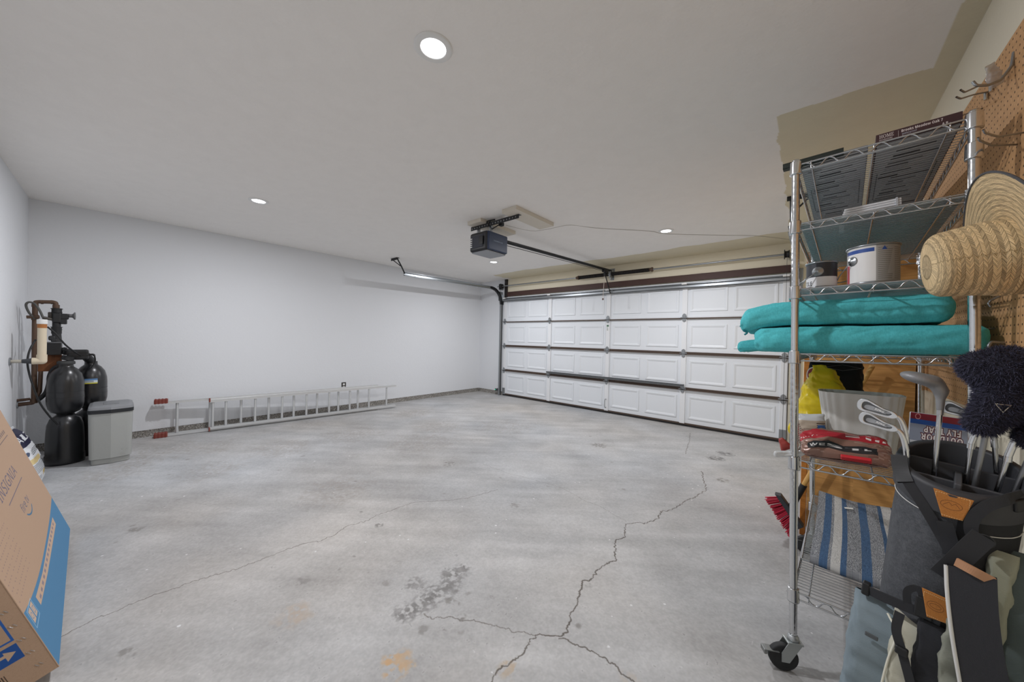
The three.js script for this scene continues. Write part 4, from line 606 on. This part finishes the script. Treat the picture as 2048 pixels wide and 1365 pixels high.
  // clear film and a red packet corner beyond the left post
  const pl = thing('clear_film', 'crumpled clear plastic film poking out left of the shelf post', 'plastic film'); onShelf(pl, -.018, Y5 + .002, .0, 0, .9, .0); mesh('film', pouch(.12, .022, .035, { wrinkle: .007, pin: .5, seed: 31 }), phy(0xf2f4f5, .2, 0, { transmission: .35, thickness: 0 }), pl);
  const rp = thing('snack_packet', 'red and tan packet corner left of the shelf post', 'packet'); onShelf(rp, -.026, Y5 + .012, .07, 0, .2, .5); mesh('packet', pouch(.032, .05, .02, { wrinkle: .003, seed: 14, flare: -.5 }), std(0x9c3a32, .35), rp);
}
// ---------------------------------------------------------------- bottom shelf: spare rack and folded rug
{
  const rk = thing('spare_wire_rack', 'spare wire rack propped at a slant on the bottom shelf', 'wire rack'); onShelf(rk, 0, SHELF_Y[5] + .008, .27, .085, 0, 0);
  mesh('rack_frame', join([rod([.006, 0, 0], [.006, 0, -.72], .0035, 8), rod([.41, 0, 0], [.41, 0, -.72], .0035, 8), rod([.006, 0, 0], [.41, 0, 0], .0035), rod([.006, 0, -.72], [.41, 0, -.72], .0035)]), M.chromeWire, rk);
  mesh('rack_wire', join(Array.from({ length: 44 }, (_, i) => rod([.006, .002, -.012 - i * .016], [.41, .002, -.012 - i * .016], .0018, 5))), M.chromeWire, rk).userData.kind = 'stuff';
  const map = canvasTex(1024, 512, (c, w, h) => { const st = [[0, 90, 0], [90, 170, 1], [170, 200, 0], [200, 290, 2], [290, 345, 1], [345, 480, 0], [480, 570, 1], [570, 700, 0], [700, 740, 1], [740, 850, 2], [850, 930, 1], [930, 1024, 0]]; for (const [a, b, k] of st) { c.fillStyle = ['#7d7f83', '#3d5878', '#b9b7b3'][k]; c.fillRect(a, 0, b - a, h); for (let i = 0; i < (b - a) * 26; i++) { const g = rnd(); c.fillStyle = k === 0 ? (g > .5 ? '#b3b4b5' : '#4c4e54') : k === 1 ? (g > .5 ? '#4d6a8c' : '#2e4664') : (g > .5 ? '#cfcdc9' : '#9a9895'); c.fillRect(a + rnd() * (b - a), rnd() * h, 2.4, 4); } } });
  const rug = thing('striped_rug', 'folded blue and grey striped rug draped over the bottom shelf', 'rug'); onShelf(rug, .035, SHELF_Y[5] + .014, .245, .09, 0, 0);
  // section along v: fold loop at the front, two layers
  const sec = []; const T = .011; for (let i = 0; i <= 20; i++) sec.push([.70 - .70 * i / 20, .030 + .006 * Math.sin(i * .8)]); for (let i = 1; i < 8; i++) { const a = i / 8 * Math.PI; sec.push([-.02 * Math.sin(a), .018 + .012 * Math.cos(a)]); } for (let i = 0; i <= 14; i++) sec.push([.6 * i / 14, .006]);
  const n = sec.length - 1, nrm = sec.map((q, i) => { const a = sec[Math.max(0, i - 1)], b = sec[Math.min(n, i + 1)], d = [b[0] - a[0], b[1] - a[1]], L = Math.hypot(...d); return [d[1] / L, -d[0] / L]; });
  const layer = (o) => grid(36, n, (u, v) => { const i = Math.round(v * n), [s, y] = sec[i]; return [u * .33 + .004 * Math.sin(s * 5), y + nrm[i][1] * o + .005 * Math.sin(u * 6 + s * 3) * (i < 21 ? 1 : .2) + .004, -(s + nrm[i][0] * o) - .05 * (1 - u) * 0 + .02 * Math.sin(u * 3) ]; }, (u, v) => [u, v * 2]);
  mesh('pile_face', layer(.0045), std(0xffffff, .95, 0, { map, bumpMap: fineBump, bumpScale: .002 }), rug); mesh('rug_backing', layer(-.0005), std(0x34363a, .9), rug, 'dark rug backing');
  mesh('rug_tag', at(bx(-.016, .016, -.001, .001, -.006, .006), .12, .045, -.55, .1, .2, .1), std(0xd9d7d0, .6), rug);
}
// ---------------------------------------------------------------- broom behind the shelving
{
  const t = thing('push_broom', 'broom with red bristles and a wooden handle leaning behind the shelving', 'broom', [5.70, 0, 2.69]);
  const br = []; for (let i = 0; i < 260; i++) { const a = rnd(), b = rr(-.5, .5), k = rr(.9, 1.06); br.push(rod([.002 + a * .108, .248 - a * .15, b * .044], [.002 + a * .108 + (-.068 + a * .026) * k, .248 - a * .15 + (-.024 - a * .06) * k, b * .075], .0021, 4)); }
  mesh('bristles', join(br), std(0xc41f3f, .55), t, 'red bristles').userData.kind = 'stuff';
  mesh('bristle_block', (() => { const s = new THREE.Shape(); s.moveTo(-.006, .262); s.lineTo(.018, .262); s.lineTo(.132, .104); s.lineTo(.112, .086); s.closePath(); return norm(new THREE.ExtrudeGeometry(s, { depth: .05, bevelEnabled: true, bevelSize: .004, bevelThickness: .004, bevelSegments: 1 })).translate(0, 0, -.025); })(), std(0x3a3c40, .6), t);
  mesh('socket', rod([.066, .182, 0], [.132, .362, 0], .018, 14), M.black, t);
  mesh('handle', rod([.131, .36, 0], [.417, 1.138, 0], .0125, 12), std(0xd6a65c, .5), t, 'wooden handle');
}
// ---------------------------------------------------------------- pegboard hooks
{
  const PX = W - .0225;
  const hook = (label, pts, r = .0028) => { const t = thing('pegboard_hook', label, 'hook', pts[0], 'pegboard hooks'); const o = pts[0]; mesh('hook_wire', tube(pts.map(p => [p[0] - o[0], p[1] - o[1], p[2] - o[2]]), r, 30, 8, false, .1), M.galv, t); return t; };
  const clip = (t, y) => mesh('socket_clip', rod([-.006, 0, 0], [-.006, -.028, .004], .0055, 10), M.chrome, t);
  clip(hook('long pegboard hook, upper one of the pair near the pegboard top', [[PX, 2.158, 3.60], [PX - .04, 2.145, 3.64], [PX - .085, 2.10, 3.72], [PX - .097, 2.105, 3.735]]));
  clip(hook('long pegboard hook, lower one of the pair near the pegboard top', [[PX, 2.154, 3.555], [PX - .04, 2.14, 3.595], [PX - .085, 2.10, 3.68], [PX - .097, 2.106, 3.69]]));
  const big = hook('large curved pegboard hook holding a scrap of clear plastic', [[PX, 2.165, 3.755], [PX - .006, 2.12, 3.765], [PX - .03, 2.075, 3.79], [PX - .06, 2.055, 3.82], [PX - .085, 2.06, 3.83], [PX - .092, 2.075, 3.83]], .004);
  tag(mesh('plastic_scrap', at(pouch(.035, .075, .02, { wrinkle: .008, seed: 51 }), PX - .02, 2.09, 3.72, .3, .6, .4), phy(0xe7e5e2, .2, 0, { transmission: .6, thickness: 0 })), 'scrap of clear plastic caught on the large curved hook', 'plastic film');
  hook('pegboard hook reaching out over the flooring carton', [[PX, 2.125, 3.50], [PX - .05, 2.105, 3.53], [PX - .095, 2.085, 3.575], [PX - .1, 2.095, 3.58]]);
  hook('straight pegboard hook, upper of the two prongs above the straw hat', [[PX, 1.875, 3.85], [PX - .06, 1.858, 3.91], [PX - .095, 1.856, 3.965], [PX - .1, 1.864, 3.972]]);
  hook('straight pegboard hook, lower of the two prongs above the straw hat', [[PX, 1.862, 3.80], [PX - .06, 1.85, 3.87], [PX - .095, 1.852, 3.925], [PX - .1, 1.86, 3.932]]);
  hook('small pegboard hook just right of the lower teal cushion', [[PX, 1.318, 3.68], [PX - .028, 1.315, 3.685], [PX - .03, 1.33, 3.686], [PX - .03, 1.345, 3.686]]);
  hook('small pegboard hook under the straw hat crown', [[PX, 1.42, 3.715], [PX - .02, 1.405, 3.72], [PX - .024, 1.395, 3.72], [PX - .02, 1.385, 3.722]]);
  hook('bent pegboard hook beside the dark furry headcover', [[PX, 1.27, 3.76], [PX - .03, 1.272, 3.78], [PX - .036, 1.26, 3.785], [PX - .036, 1.22, 3.785]], .004);
}
// ---------------------------------------------------------------- straw hat
{
  const draw = bw => (c, w, h) => { c.fillStyle = bw ? '#222' : '#b39a70'; c.fillRect(0, 0, w, h); const rows = 26, rh = h / rows;
    for (let j = 0; j < rows; j++) { const dark = (j % 3 === 0); for (let i = 0; i < 128; i++) { const x = i * w / 128, L = 205 + rnd() * 48 - (dark ? 40 : 0), dir = j % 2 ? 1 : -1; c.fillStyle = bw ? `rgb(${L},${L},${L})` : `rgb(${L | 0},${(L * .875) | 0},${(L * .67) | 0})`; c.save(); c.translate(x + rnd() * 2, j * rh + rh / 2); c.rotate(dir * .55); c.fillRect(-1, -rh * .55, 6.4, rh * 1.15); c.restore(); } } };
  const map = canvasTex(1024, 1024, draw(false)), bmp = canvasTex(1024, 1024, draw(true)); bmp.colorSpace = THREE.NoColorSpace; for (const q of [map, bmp]) { q.wrapS = q.wrapT = THREE.RepeatWrapping; }
  const straw = phy(0xffffff, .8, 0, { map, bumpMap: bmp, bumpScale: .003 });
  const t = thing('straw_hat', 'woven straw hat hanging on the pegboard with its crown facing out', 'hat', [6.215, 1.485, 4.075]); t.rotation.set(0, .08, Math.PI / 2 + .10);
  const wob = (g, a) => { const p = g.attributes.position; for (let i = 0; i < p.count; i++) { const x = p.getX(i), y = p.getY(i), z = p.getZ(i), r = Math.hypot(x, z), th = Math.atan2(z, x); p.setY(i, y + a * Math.sin(th * 2 + 1) * Math.max(0, r - .1) / .12); if (y > .02) { const k = 1 + .03 * Math.sin(th * 3 + y * 20); p.setX(i, x * k); p.setZ(i, z * k); } } g.computeVertexNormals(); return g; };
  const cp = []; for (let i = 0; i <= 16; i++) { const s = i / 16; cp.push([.099 - .012 * s, s * .10]); } for (let i = 1; i <= 10; i++) { const a = i / 10 * Math.PI / 2; cp.push([.087 - .03 * (1 - Math.cos(a)) - (i === 10 ? 0 : 0), .10 + .026 * Math.sin(a)]); } cp.push([.03, .129], [0, .128]);
  mesh('crown', wob(new THREE.LatheGeometry(cp.map(p => new THREE.Vector2(...p)), 64), 0), straw, t);
  const bp = []; for (let i = 0; i <= 14; i++) { const s = i / 14; bp.push([.097 + .12 * s, .004 * Math.sin(s * 3) + .012 * s * s]); }
  const fold = g => { const p = g.attributes.position; for (let i = 0; i < p.count; i++) { let x = p.getX(i), y = p.getY(i), z = p.getZ(i); const r = Math.hypot(x, z), e = Math.max(0, Math.min(1, (-x / r + .15) / .75)), k = e * e * (3 - 2 * e), w = Math.max(0, r - .097), r2 = r - w * k * .97; p.setXYZ(i, x / r * r2, y * (1 - k) - w * .5 * k, z / r * r2); } g.computeVertexNormals(); return g; }; // lower half turned back toward the wall
  mesh('brim', fold(wob(new THREE.LatheGeometry(bp.map(p => new THREE.Vector2(...p)), 72), .014)), straw, t);
  mesh('brim_binding', fold(wob(norm(at(new THREE.TorusGeometry(.217, .003, 6, 72), 0, .012, 0, Math.PI / 2)), .014)), std(0x4a4a4d, .8), t, 'dark cloth edge binding');
  mesh('hat_band', tube([[-.02, .01, -.1], [.04, .012, -.094], [.085, .012, -.062], [.1, .012, -.02]], .004), std(0x2e2b2c, .8), t);
}
// ---------------------------------------------------------------- golf bag and clubs
const BQ = new THREE.Quaternion().setFromEuler(new THREE.Euler(0, -.2, -Math.atan2(.075, .95), 'YZX')), BP = V(6.07, 0, 4.13);
function onBag(o, x = 0, y = 0, z = 0) { o.quaternion.copy(BQ); o.position.copy(V(x, y, z).applyQuaternion(BQ).add(BP)); return o; }
function mcGeo(sdf, c, half, res) {
  const mc = new MarchingCubes(res, new THREE.MeshBasicMaterial(), false, false, 200000); mc.isolation = 0;
  for (let k = 0; k < res; k++) for (let j = 0; j < res; j++) for (let i = 0; i < res; i++) { const f = a => (a - res / 2) / (res / 2) * half; mc.field[k * res * res + j * res + i] = -sdf(c[0] + f(i), c[1] + f(j), c[2] + f(k)); }
  mc.update(); const n = mc.count, g = new THREE.BufferGeometry(); const P = mc.positionArray.slice(0, n * 3); for (let i = 0; i < n * 3; i++) P[i] = P[i] * half + c[i % 3];
  g.setAttribute('position', new THREE.BufferAttribute(new Float32Array(P), 3)); let q = mergeVertices(g, half * 1e-4); q.computeVertexNormals(); return boxUV(q);
}
const smin = (a, b, k) => { const h = Math.max(0, Math.min(1, .5 + .5 * (b - a) / k)); return b + (a - b) * h - k * h * (1 - h); };
function cap(a, b, r1, r2) { const d = [b[0] - a[0], b[1] - a[1], b[2] - a[2]], L = d[0] * d[0] + d[1] * d[1] + d[2] * d[2]; return (x, y, z) => { const p = [x - a[0], y - a[1], z - a[2]], t = Math.max(0, Math.min(1, (p[0] * d[0] + p[1] * d[1] + p[2] * d[2]) / L)); return Math.hypot(p[0] - d[0] * t, p[1] - d[1] * t, p[2] - d[2] * t) - (r1 + (r2 - r1) * t); }; }
const union = (list, k) => (x, y, z) => { let v = list[0](x, y, z); for (let i = 1; i < list.length; i++) v = smin(v, list[i](x, y, z), k); return v; };
{
  const t = thing('golf_bag', 'dark grey golf bag with tan leather patches standing in front of the shelving', 'golf bag'); onBag(t);
  const canv = dataTex(256, (u, v) => { const n = (fbm(u * 16, v * 16, 16, 4) - .5) * 22, w = (vnoise(u * 128, v * 128, 128) - .5) * 18; return [76 + n + w, 78 + n + w, 82 + n + w]; }, 5);
  const grey = std(0xffffff, .85, 0, { map: canv, bumpMap: weaveBump, bumpScale: .0004 }), blk = std(0x212226, .8, 0, { bumpMap: weaveBump, bumpScale: .0005 }), web = std(0x2f3034, .75, 0, { bumpMap: weaveBump, bumpScale: .0006 });
  const tilt = y => { const k = Math.max(0, Math.min(1, (y - .74) / .2)); return k * k * (3 - 2 * k); };
  const pt = (th, y, o = 0) => { const sag = .003 * n3(Math.cos(th) * 3, y * 9, Math.sin(th) * 3) * (y < .85 ? 1 : 0), x = (.1 + o + sag) * Math.cos(th), z = (.117 + o + sag) * Math.sin(th); return [x, y - .31 * z * tilt(y), z]; };
  const shell = (a0, a1, y0, y1, o, nu = 40, nv = 30) => boxUV(grid(nu, nv, (u, v) => pt(a0 + (a1 - a0) * u, y0 + (y1 - y0) * v, o)));
  const R = Math.PI / 180;
  mesh('body_panel', shell(84 * R, 300 * R, .02, .93, 0), grey, t); mesh('front_panel', shell(-62 * R, 86 * R, .02, .93, .001), blk, t, 'black front panel');
  mesh('base', join([lathe([[0, .003], [.105, .003], [.112, .01], [.112, .05], [.104, .06]], 40)]), M.rubber, t);
  mesh('cuff', (() => { const rows = [[.004, .885], [.009, .888], [.010, .945], [.007, .953], [-.004, .955], [-.008, .95], [-.009, .90]]; return norm(grid(72, rows.length - 1, (u, v) => { const [o, y] = rows[Math.round(v * (rows.length - 1))]; return pt(u * Math.PI * 2, y, o); })); })(), std(0x36373b, .55), t, 'dark rubber cuff');
  mesh('inner_liner', shell(0, 2 * Math.PI, .45, .93, -.006, 48, 6), std(0x202124, .9), t); mesh('liner_floor', at(norm(new THREE.CircleGeometry(.093, 32)), 0, .55, 0, -Math.PI / 2), std(0x151517, .9), t);
  const bar = (z) => { const w = .1 * Math.sqrt(Math.max(0, 1 - (z / .117) ** 2)) - .004; return bx(-w, w, .885 - .31 * z, .93 - .31 * z, z - .005, z + .005, .003); };
  for (const z of [-.045, .035]) mesh('divider', bar(z), std(0x4b4c50, .6), t); mesh('divider', bx(-.006, .006, .895, .93, -.1, .1, .003), std(0x4b4c50, .6), t);
  const arc = (a0, a1, y0, y1) => { const p = []; for (let i = 0; i <= 14; i++) p.push(V(...pt((a0 + (a1 - a0) * i / 14) * R, y0 + (y1 - y0) * i / 14, .0022))); return norm(new THREE.TubeGeometry(new THREE.CatmullRomCurve3(p), 24, .0011, 5)); };
  const pip = std(0xdcdbd6, .7); for (const a of [[172, 128, .905, .905], [176, 112, .865, .868], [10, 52, .88, .885], [6, 60, .84, .848]]) mesh('piping', arc(...a), pip, t);
  // leather patches
  const leather = emblem => std(0xffffff, .5, 0, { map: canvasTex(256, 224, (c, w, h) => { c.fillStyle = '#b9752f'; c.fillRect(0, 0, w, h); for (let i = 0; i < 1800; i++) { c.fillStyle = rnd() > .5 ? 'rgba(220,150,80,.16)' : 'rgba(90,50,16,.14)'; c.fillRect(rnd() * w, rnd() * h, 2 + rnd() * 8, 1 + rnd() * 3); } c.strokeStyle = '#e9cf9d'; c.lineWidth = 4; c.setLineDash([10, 7]); c.strokeRect(12, 12, w - 24, h - 24); c.setLineDash([]); c.strokeStyle = '#6e3f14'; c.lineWidth = 4; c.beginPath(); c.ellipse(w / 2, h / 2 - 8, 74, 40, 0, 0, 7); c.stroke(); if (emblem) { c.beginPath(); c.moveTo(70, 118); c.lineTo(110, 80); c.lineTo(132, 102); c.lineTo(156, 82); c.lineTo(190, 118); c.stroke(); } else { c.beginPath(); c.ellipse(w / 2, h / 2 - 8, 50, 20, 0, 0, 7); c.stroke(); } }) });
  const patch = (pts, z, em) => { const s = new THREE.Shape(pts.map(p => new THREE.Vector2(p[0], p[1]))); const g = norm(new THREE.ExtrudeGeometry(s, { depth: .002, bevelEnabled: true, bevelSize: .002, bevelThickness: .001, bevelSegments: 1 })); const p = g.attributes.position, u = g.attributes.uv; let x0 = 9, x1 = -9, y0 = 9, y1 = -9; for (const q of pts) { x0 = Math.min(x0, q[0]); x1 = Math.max(x1, q[0]); y0 = Math.min(y0, q[1]); y1 = Math.max(y1, q[1]); } for (let i = 0; i < p.count; i++) { u.setXY(i, (p.getX(i) - x0) / (x1 - x0), (p.getY(i) - y0) / (y1 - y0)); p.setZ(i, p.getZ(i) + z - 6 * (p.getX(i)) ** 2); } return mesh('leather_patch', g, leather(em), t, 'tan stitched leather patch'); };
  patch([[-.033, .909], [.022, .906], [.012, .857], [-.015, .853]], .128, true); patch([[-.026, .668], [.017, .668], [.014, .615], [-.013, .610]], .148, false);
  // straps
  mesh('strap', ribbon([[-.088, .925, .085], [-.078, .905, .098], [-.046, .86, .118], [-.013, .805, .126], [.008, .768, .14], [.02, .74, .15]], .021, .003), web, t);
  mesh('strap', ribbon([[.088, .935, .06], [.066, .925, .105], [.04, .9, .124], [.026, .862, .128], [.03, .83, .132], [.044, .818, .135]], .021, .003), web, t);
  mesh('strap_keeper', ribbon([[-.1, .955, .06], [-.092, .925, .082], [-.08, .9, .1]], .03, .008), M.black, t); mesh('strap_keeper', at(bx(-.02, .02, -.014, .014, -.006, .006, .004), .088, .915, .075, 0, .9, .2), M.black, t);
  mesh('strap_tongue', ribbon([[.044, .84, .14], [.03, .81, .155], [.014, .77, .163], [-.004, .725, .166]], .036, .004), web, t);
  mesh('ring', at(norm(new THREE.TorusGeometry(.013, .002, 8, 24)), .046, .828, .135), M.darkSteel, t); mesh('strap', ribbon([[-.012, .84, .127], [.0, .80, .13], [.006, .77, .14]], .026, .003), std(0x26272b, .8), t);
  mesh('waist_strap', ribbon([[-.118, .582, .1], [-.09, .59, .118], [-.06, .597, .128], [-.02, .604, .135]], .024, .004), web, t); mesh('buckle', join([bx(-.128, -.112, .566, .6, .088, .108, .004), bx(-.035, -.005, .595, .645, .135, .142, .004)]), M.black, t);
  mesh('strap_loop', ribbon([[-.045, .60, .13], [-.048, .645, .135], [-.034, .66, .136], [-.022, .64, .137], [-.016, .605, .138]], .014, .003), web, t);
  mesh('hanging_strap', ribbon([[-.055, .59, .155], [-.056, .55, .168], [-.043, .51, .172], [-.030, .47, .174], [-.014, .42, .176], [.006, .36, .17]], .017, .003), web, t); mesh('slider', bx(-.054, -.032, .5, .52, .168, .18, .004), M.black, t);
  // pockets
  const fab = (c) => std(c, .85, 0, { bumpMap: weaveBump, bumpScale: .0006 });
  const pk = (name, w, h, d, x, y, z, c, o, lab) => { const g = boxUV(pouch(w, h, d, { e: .42, pin: .3, wrinkle: .006, ...o })); g.translate(x, y, z); return mesh(name, g, fab(c), t, lab); };
  const lp = pk('side_pocket', .11, .36, .15, -.088, .2, .075, 0x7d8b92, { seed: 4 }, 'blue-grey ball pocket'); mesh('pocket_tag', bx(-.107, -.083, .487, .498, .149, .153, .002), std(0x55595c, .8), lp);
  pk('pocket_trim', .06, .38, .165, -.038, .19, .08, 0xc6c3b1, { seed: 6 }, 'cream pocket edge'); mesh('pocket_piping', tube([[-.075, .555, .12], [-.055, .53, .15], [-.062, .46, .158], [-.066, .38, .16], [-.066, .26, .158]], .0025), std(0xe0ddcc, .7), t);
  pk('lower_front_pocket', .07, .46, .08, .008, .13, .13, 0x232429, { seed: 9 }); pk('right_pocket', .085, .72, .16, .118, .08, .05, 0x566160, { seed: 13 }, 'slate green side pocket'); pk('right_pocket_edge', .04, .70, .10, .075, .1, .085, 0x9a9b88, { seed: 15 }, 'olive pocket edge');
  pk('apron', .034, .30, .03, .030, .33, .158, 0x8b8d80, { seed: 17 }, 'olive apron');
  // padded shoulder strap
  mesh('shoulder_pad', (() => { const q = ribbon([[.034, .765, .172], [.042, .70, .182], [.056, .62, .187], [.074, .54, .187], [.09, .46, .182], [.102, .38, .175]], .066, .02, V(0, 0, 1), 30); return q; })(), std(0x2c2d33, .7, 0, { bumpMap: weaveBump, bumpScale: .0006 }), t, 'black padded shoulder strap');
  mesh('pad_piping', tube([[.0, .76, .18], [.008, .70, .19], [.022, .62, .196], [.04, .535, .196], [.057, .455, .19], [.07, .375, .182]], .0035), std(0xd9d8d4, .6), t); mesh('pad_handle', ribbon([[.012, .775, .178], [.035, .772, .186], [.062, .762, .178]], .018, .006, V(0, 0, 1)), std(0xb98a68, .55), t, 'tan leather grip');
}
const shaftMat = std(0xc4c6c8, .2, 1), headMat = std(0xdfe1e3, .26, .9);
function iron(label, dx, dy, dz, scale = 1) {
  const t = thing('golf_iron', label, 'golf club', [0, 0, 0], 'golf irons in the bag'); onBag(t, dx, dy, dz);
  const o = [[-.010, 0], [-.028, .005], [-.052, .018], [-.066, .024], [-.076, .022], [-.081, .012], [-.080, -.002], [-.074, -.008], [-.05, -.012], [-.022, -.016], [-.008, -.015], [-.002, -.009]].map(p => [p[0] * scale, p[1] * scale]);
  const crv = new THREE.CatmullRomCurve3(o.map(p => V(p[0], p[1], 0)), true).getPoints(48).slice(0, -1).map(p => new THREE.Vector2(p.x, p.y)), cen = new THREE.Vector2(-.046 * scale, .003 * scale), inner = crv.map(p => cen.clone().add(p.clone().sub(cen).multiplyScalar(.78)));
  const s = new THREE.Shape(crv); s.holes.push(new THREE.Path(inner)); mesh('head_rim', norm(new THREE.ExtrudeGeometry(s, { depth: .010, bevelEnabled: true, bevelSize: .0012, bevelThickness: .0015, bevelSegments: 2 })), headMat, t);
  mesh('cavity_back', norm(new THREE.ExtrudeGeometry(new THREE.Shape(inner), { depth: .004, bevelEnabled: false })), std(0x6f7173, .45, .7), t); const pl = norm(new THREE.ShapeGeometry(new THREE.Shape(inner.map(p => cen.clone().add(p.clone().sub(cen).multiply(new THREE.Vector2(.86, .5))).add(new THREE.Vector2(.002, -.002)))))).translate(0, 0, .0046); mesh('badge_plate', pl, std(0xb2b4b7, .35, .7), t);
  const tq = new THREE.PlaneGeometry(.026 * scale, .009 * scale); tq.rotateZ(-.28); tq.translate(-.036 * scale, -.001 * scale, .0052); mesh('badge_lettering', norm(tq), std(0xffffff, .5, 0, { map: canvasTex(128, 44, (c, w, h) => { c.fillStyle = '#9c9ea1'; c.fillRect(0, 0, w, h); c.fillStyle = '#f4f4f4'; c.font = 'italic bold 38px sans-serif'; c.fillText('KING', 8, 36); }) }), t);
  mesh('hosel', tube([[-.012, -.008, .004], [.001, -.012, .003], [.010, -.03, .0], [.018, -.06, -.004]], .0062, 24, 12), headMat, t); mesh('shaft', rod([.017, -.055, -.004], [.06, -.36, -.02], .0046, 12), shaftMat, t); mesh('ferrule', rod([.0165, -.054, -.004], [.0205, -.078, -.005], .0063, 12), M.chrome, t);
  return t;
}
iron('upper of the two cavity-back irons sticking out left of the golf bag', -.113, 1.062, .02); iron('lower of the two cavity-back irons sticking out left of the golf bag', -.108, 1.028, .034, .95);
iron('iron whose head peeps out behind the dark furry headcover', .028, 1.086, -.055, .9); 
{
  const t = thing('fairway_wood', 'golf club with a matt grey wood head standing in the bag', 'golf club'); onBag(t);
  const sd = union([(x, y, z) => { const a = x + .086, b = y - 1.163 + a * .22 * 0, c = z; const ca = Math.cos(.22), sa = Math.sin(.22), X = a * ca - b * sa * -1 * 0 + b * sa, Y = -a * sa * -1 * 0 + b * ca - a * 0.0 + a * .12; return (Math.hypot(X / .036, Y / .0155, c / .034) - 1) * .0155; }, cap([-.064, 1.158, 0], [-.049, 1.135, 0], .0125, .0095), cap([-.049, 1.135, 0], [-.0455, 1.09, .002], .0095, .0068)], .016);
  mesh('head', mcGeo(sd, [-.082, 1.14, 0], .062, 60), std(0x8c8d8f, .5, .3), t); mesh('shaft', rod([-.0456, 1.10, .002], [-.03, .72, .0], .0052, 12), shaftMat, t); mesh('ferrule', rod([-.0456, 1.095, .002], [-.0445, 1.075, .002], .0062, 12), std(0xb9bbbd, .3, .8), t);
}
{
  const fur = std(0x22222f, .95, 0, { bumpMap: fineBump, bumpScale: .004 });
  const cover = (label, sdf, c, half, n, sh) => { const t = thing('headcover', label, 'headcover'); onBag(t); const g = mcGeo((x, y, z) => sdf(x, y, z) - .0025 * n3(x * 90, y * 90, z * 90), c, half, 52), m = mesh('cover', g, fur, t);
    const sm = new MeshSurfaceSampler(m); sm.setRandomGenerator(rnd); sm.build(); const hair = new THREE.ConeGeometry(.0011, .011, 3); hair.translate(0, .0045, 0); const im = shadow(new THREE.InstancedMesh(hair, std(0x34344a, .9), n)); im.name = 'fur_pile'; im.userData.kind = 'stuff'; const p = V(), q = V(), M4 = new THREE.Matrix4();
    for (let i = 0; i < n; i++) { sm.sample(p, q); q.add(V(rr(-.6, .6), rr(-.9, .3), rr(-.6, .6))).normalize(); M4.compose(p, new THREE.Quaternion().setFromUnitVectors(V(0, 1, 0), q), V(1, rr(.6, 1.3), 1)); im.setMatrixAt(i, M4); const b = rr(.5, 1.5); im.setColorAt(i, new THREE.Color(.05 * b, .05 * b, .085 * b)); } im.material.color.set(0xffffff); m.add(im);
    mesh('shaft', rod(...sh, .0052, 12), std(0x8f9194, .3, .8), t); return t; };
  const a = cover('dark navy furry headcover, the large bent one', union([cap([.006, 1.207, 0], [.04, 1.212, -.005], .036, .046), cap([.045, 1.205, -.004], [.05, 1.13, 0], .046, .036), cap([.045, 1.13, 0], [.022, 1.075, .012], .036, .03)], .03), [.03, 1.15, 0], .14, 7000, [[.03, 1.09, .01], [.022, .72, .0]]);
  mesh('metal_badge', at(norm(new THREE.TorusGeometry(.012, .0018, 6, 3)), .045, 1.122, .043, 0, 0, .6).scale(1, 1, 1), std(0xc9c0b0, .3, .9), a, 'small metal triangle badge');
  cover('smaller dark furry headcover at the right edge below the large one', union([cap([.108, 1.10, -.035], [.104, 1.065, -.025], .032, .028), cap([.104, 1.065, -.025], [.09, 1.052, -.015], .028, .022)], .02), [.104, 1.075, -.025], .085, 2600, [[.10, 1.06, -.015], [.06, .72, -.02]]);
}
{ // bare shafts at the back of the bag
  const sh = (label, a, b, m, r) => { const t = thing('club_shaft', label, 'golf club', [0, 0, 0], 'club shafts at the back of the bag'); onBag(t); mesh('shaft', rod(a, b, r, 12), m, t); mesh('hosel', rod([a[0], a[1], a[2]], [a[0] + .006, a[1] + .045, a[2] - .002], r * 1.35, 12), headMat, t); mesh('ferrule', rod([a[0], a[1] - .012, a[2]], [a[0], a[1], a[2]], r * 1.45, 12), M.chrome, t); };
  sh('chrome club shaft just below the bent headcover', [.012, 1.01, -.03], [.016, .72, -.02], shaftMat, .0048); sh('chrome club shaft farthest right in the golf bag', [.066, 1.0, -.012], [.045, .72, -.01], shaftMat, .0048);
}
renderer.render(scene, camera);
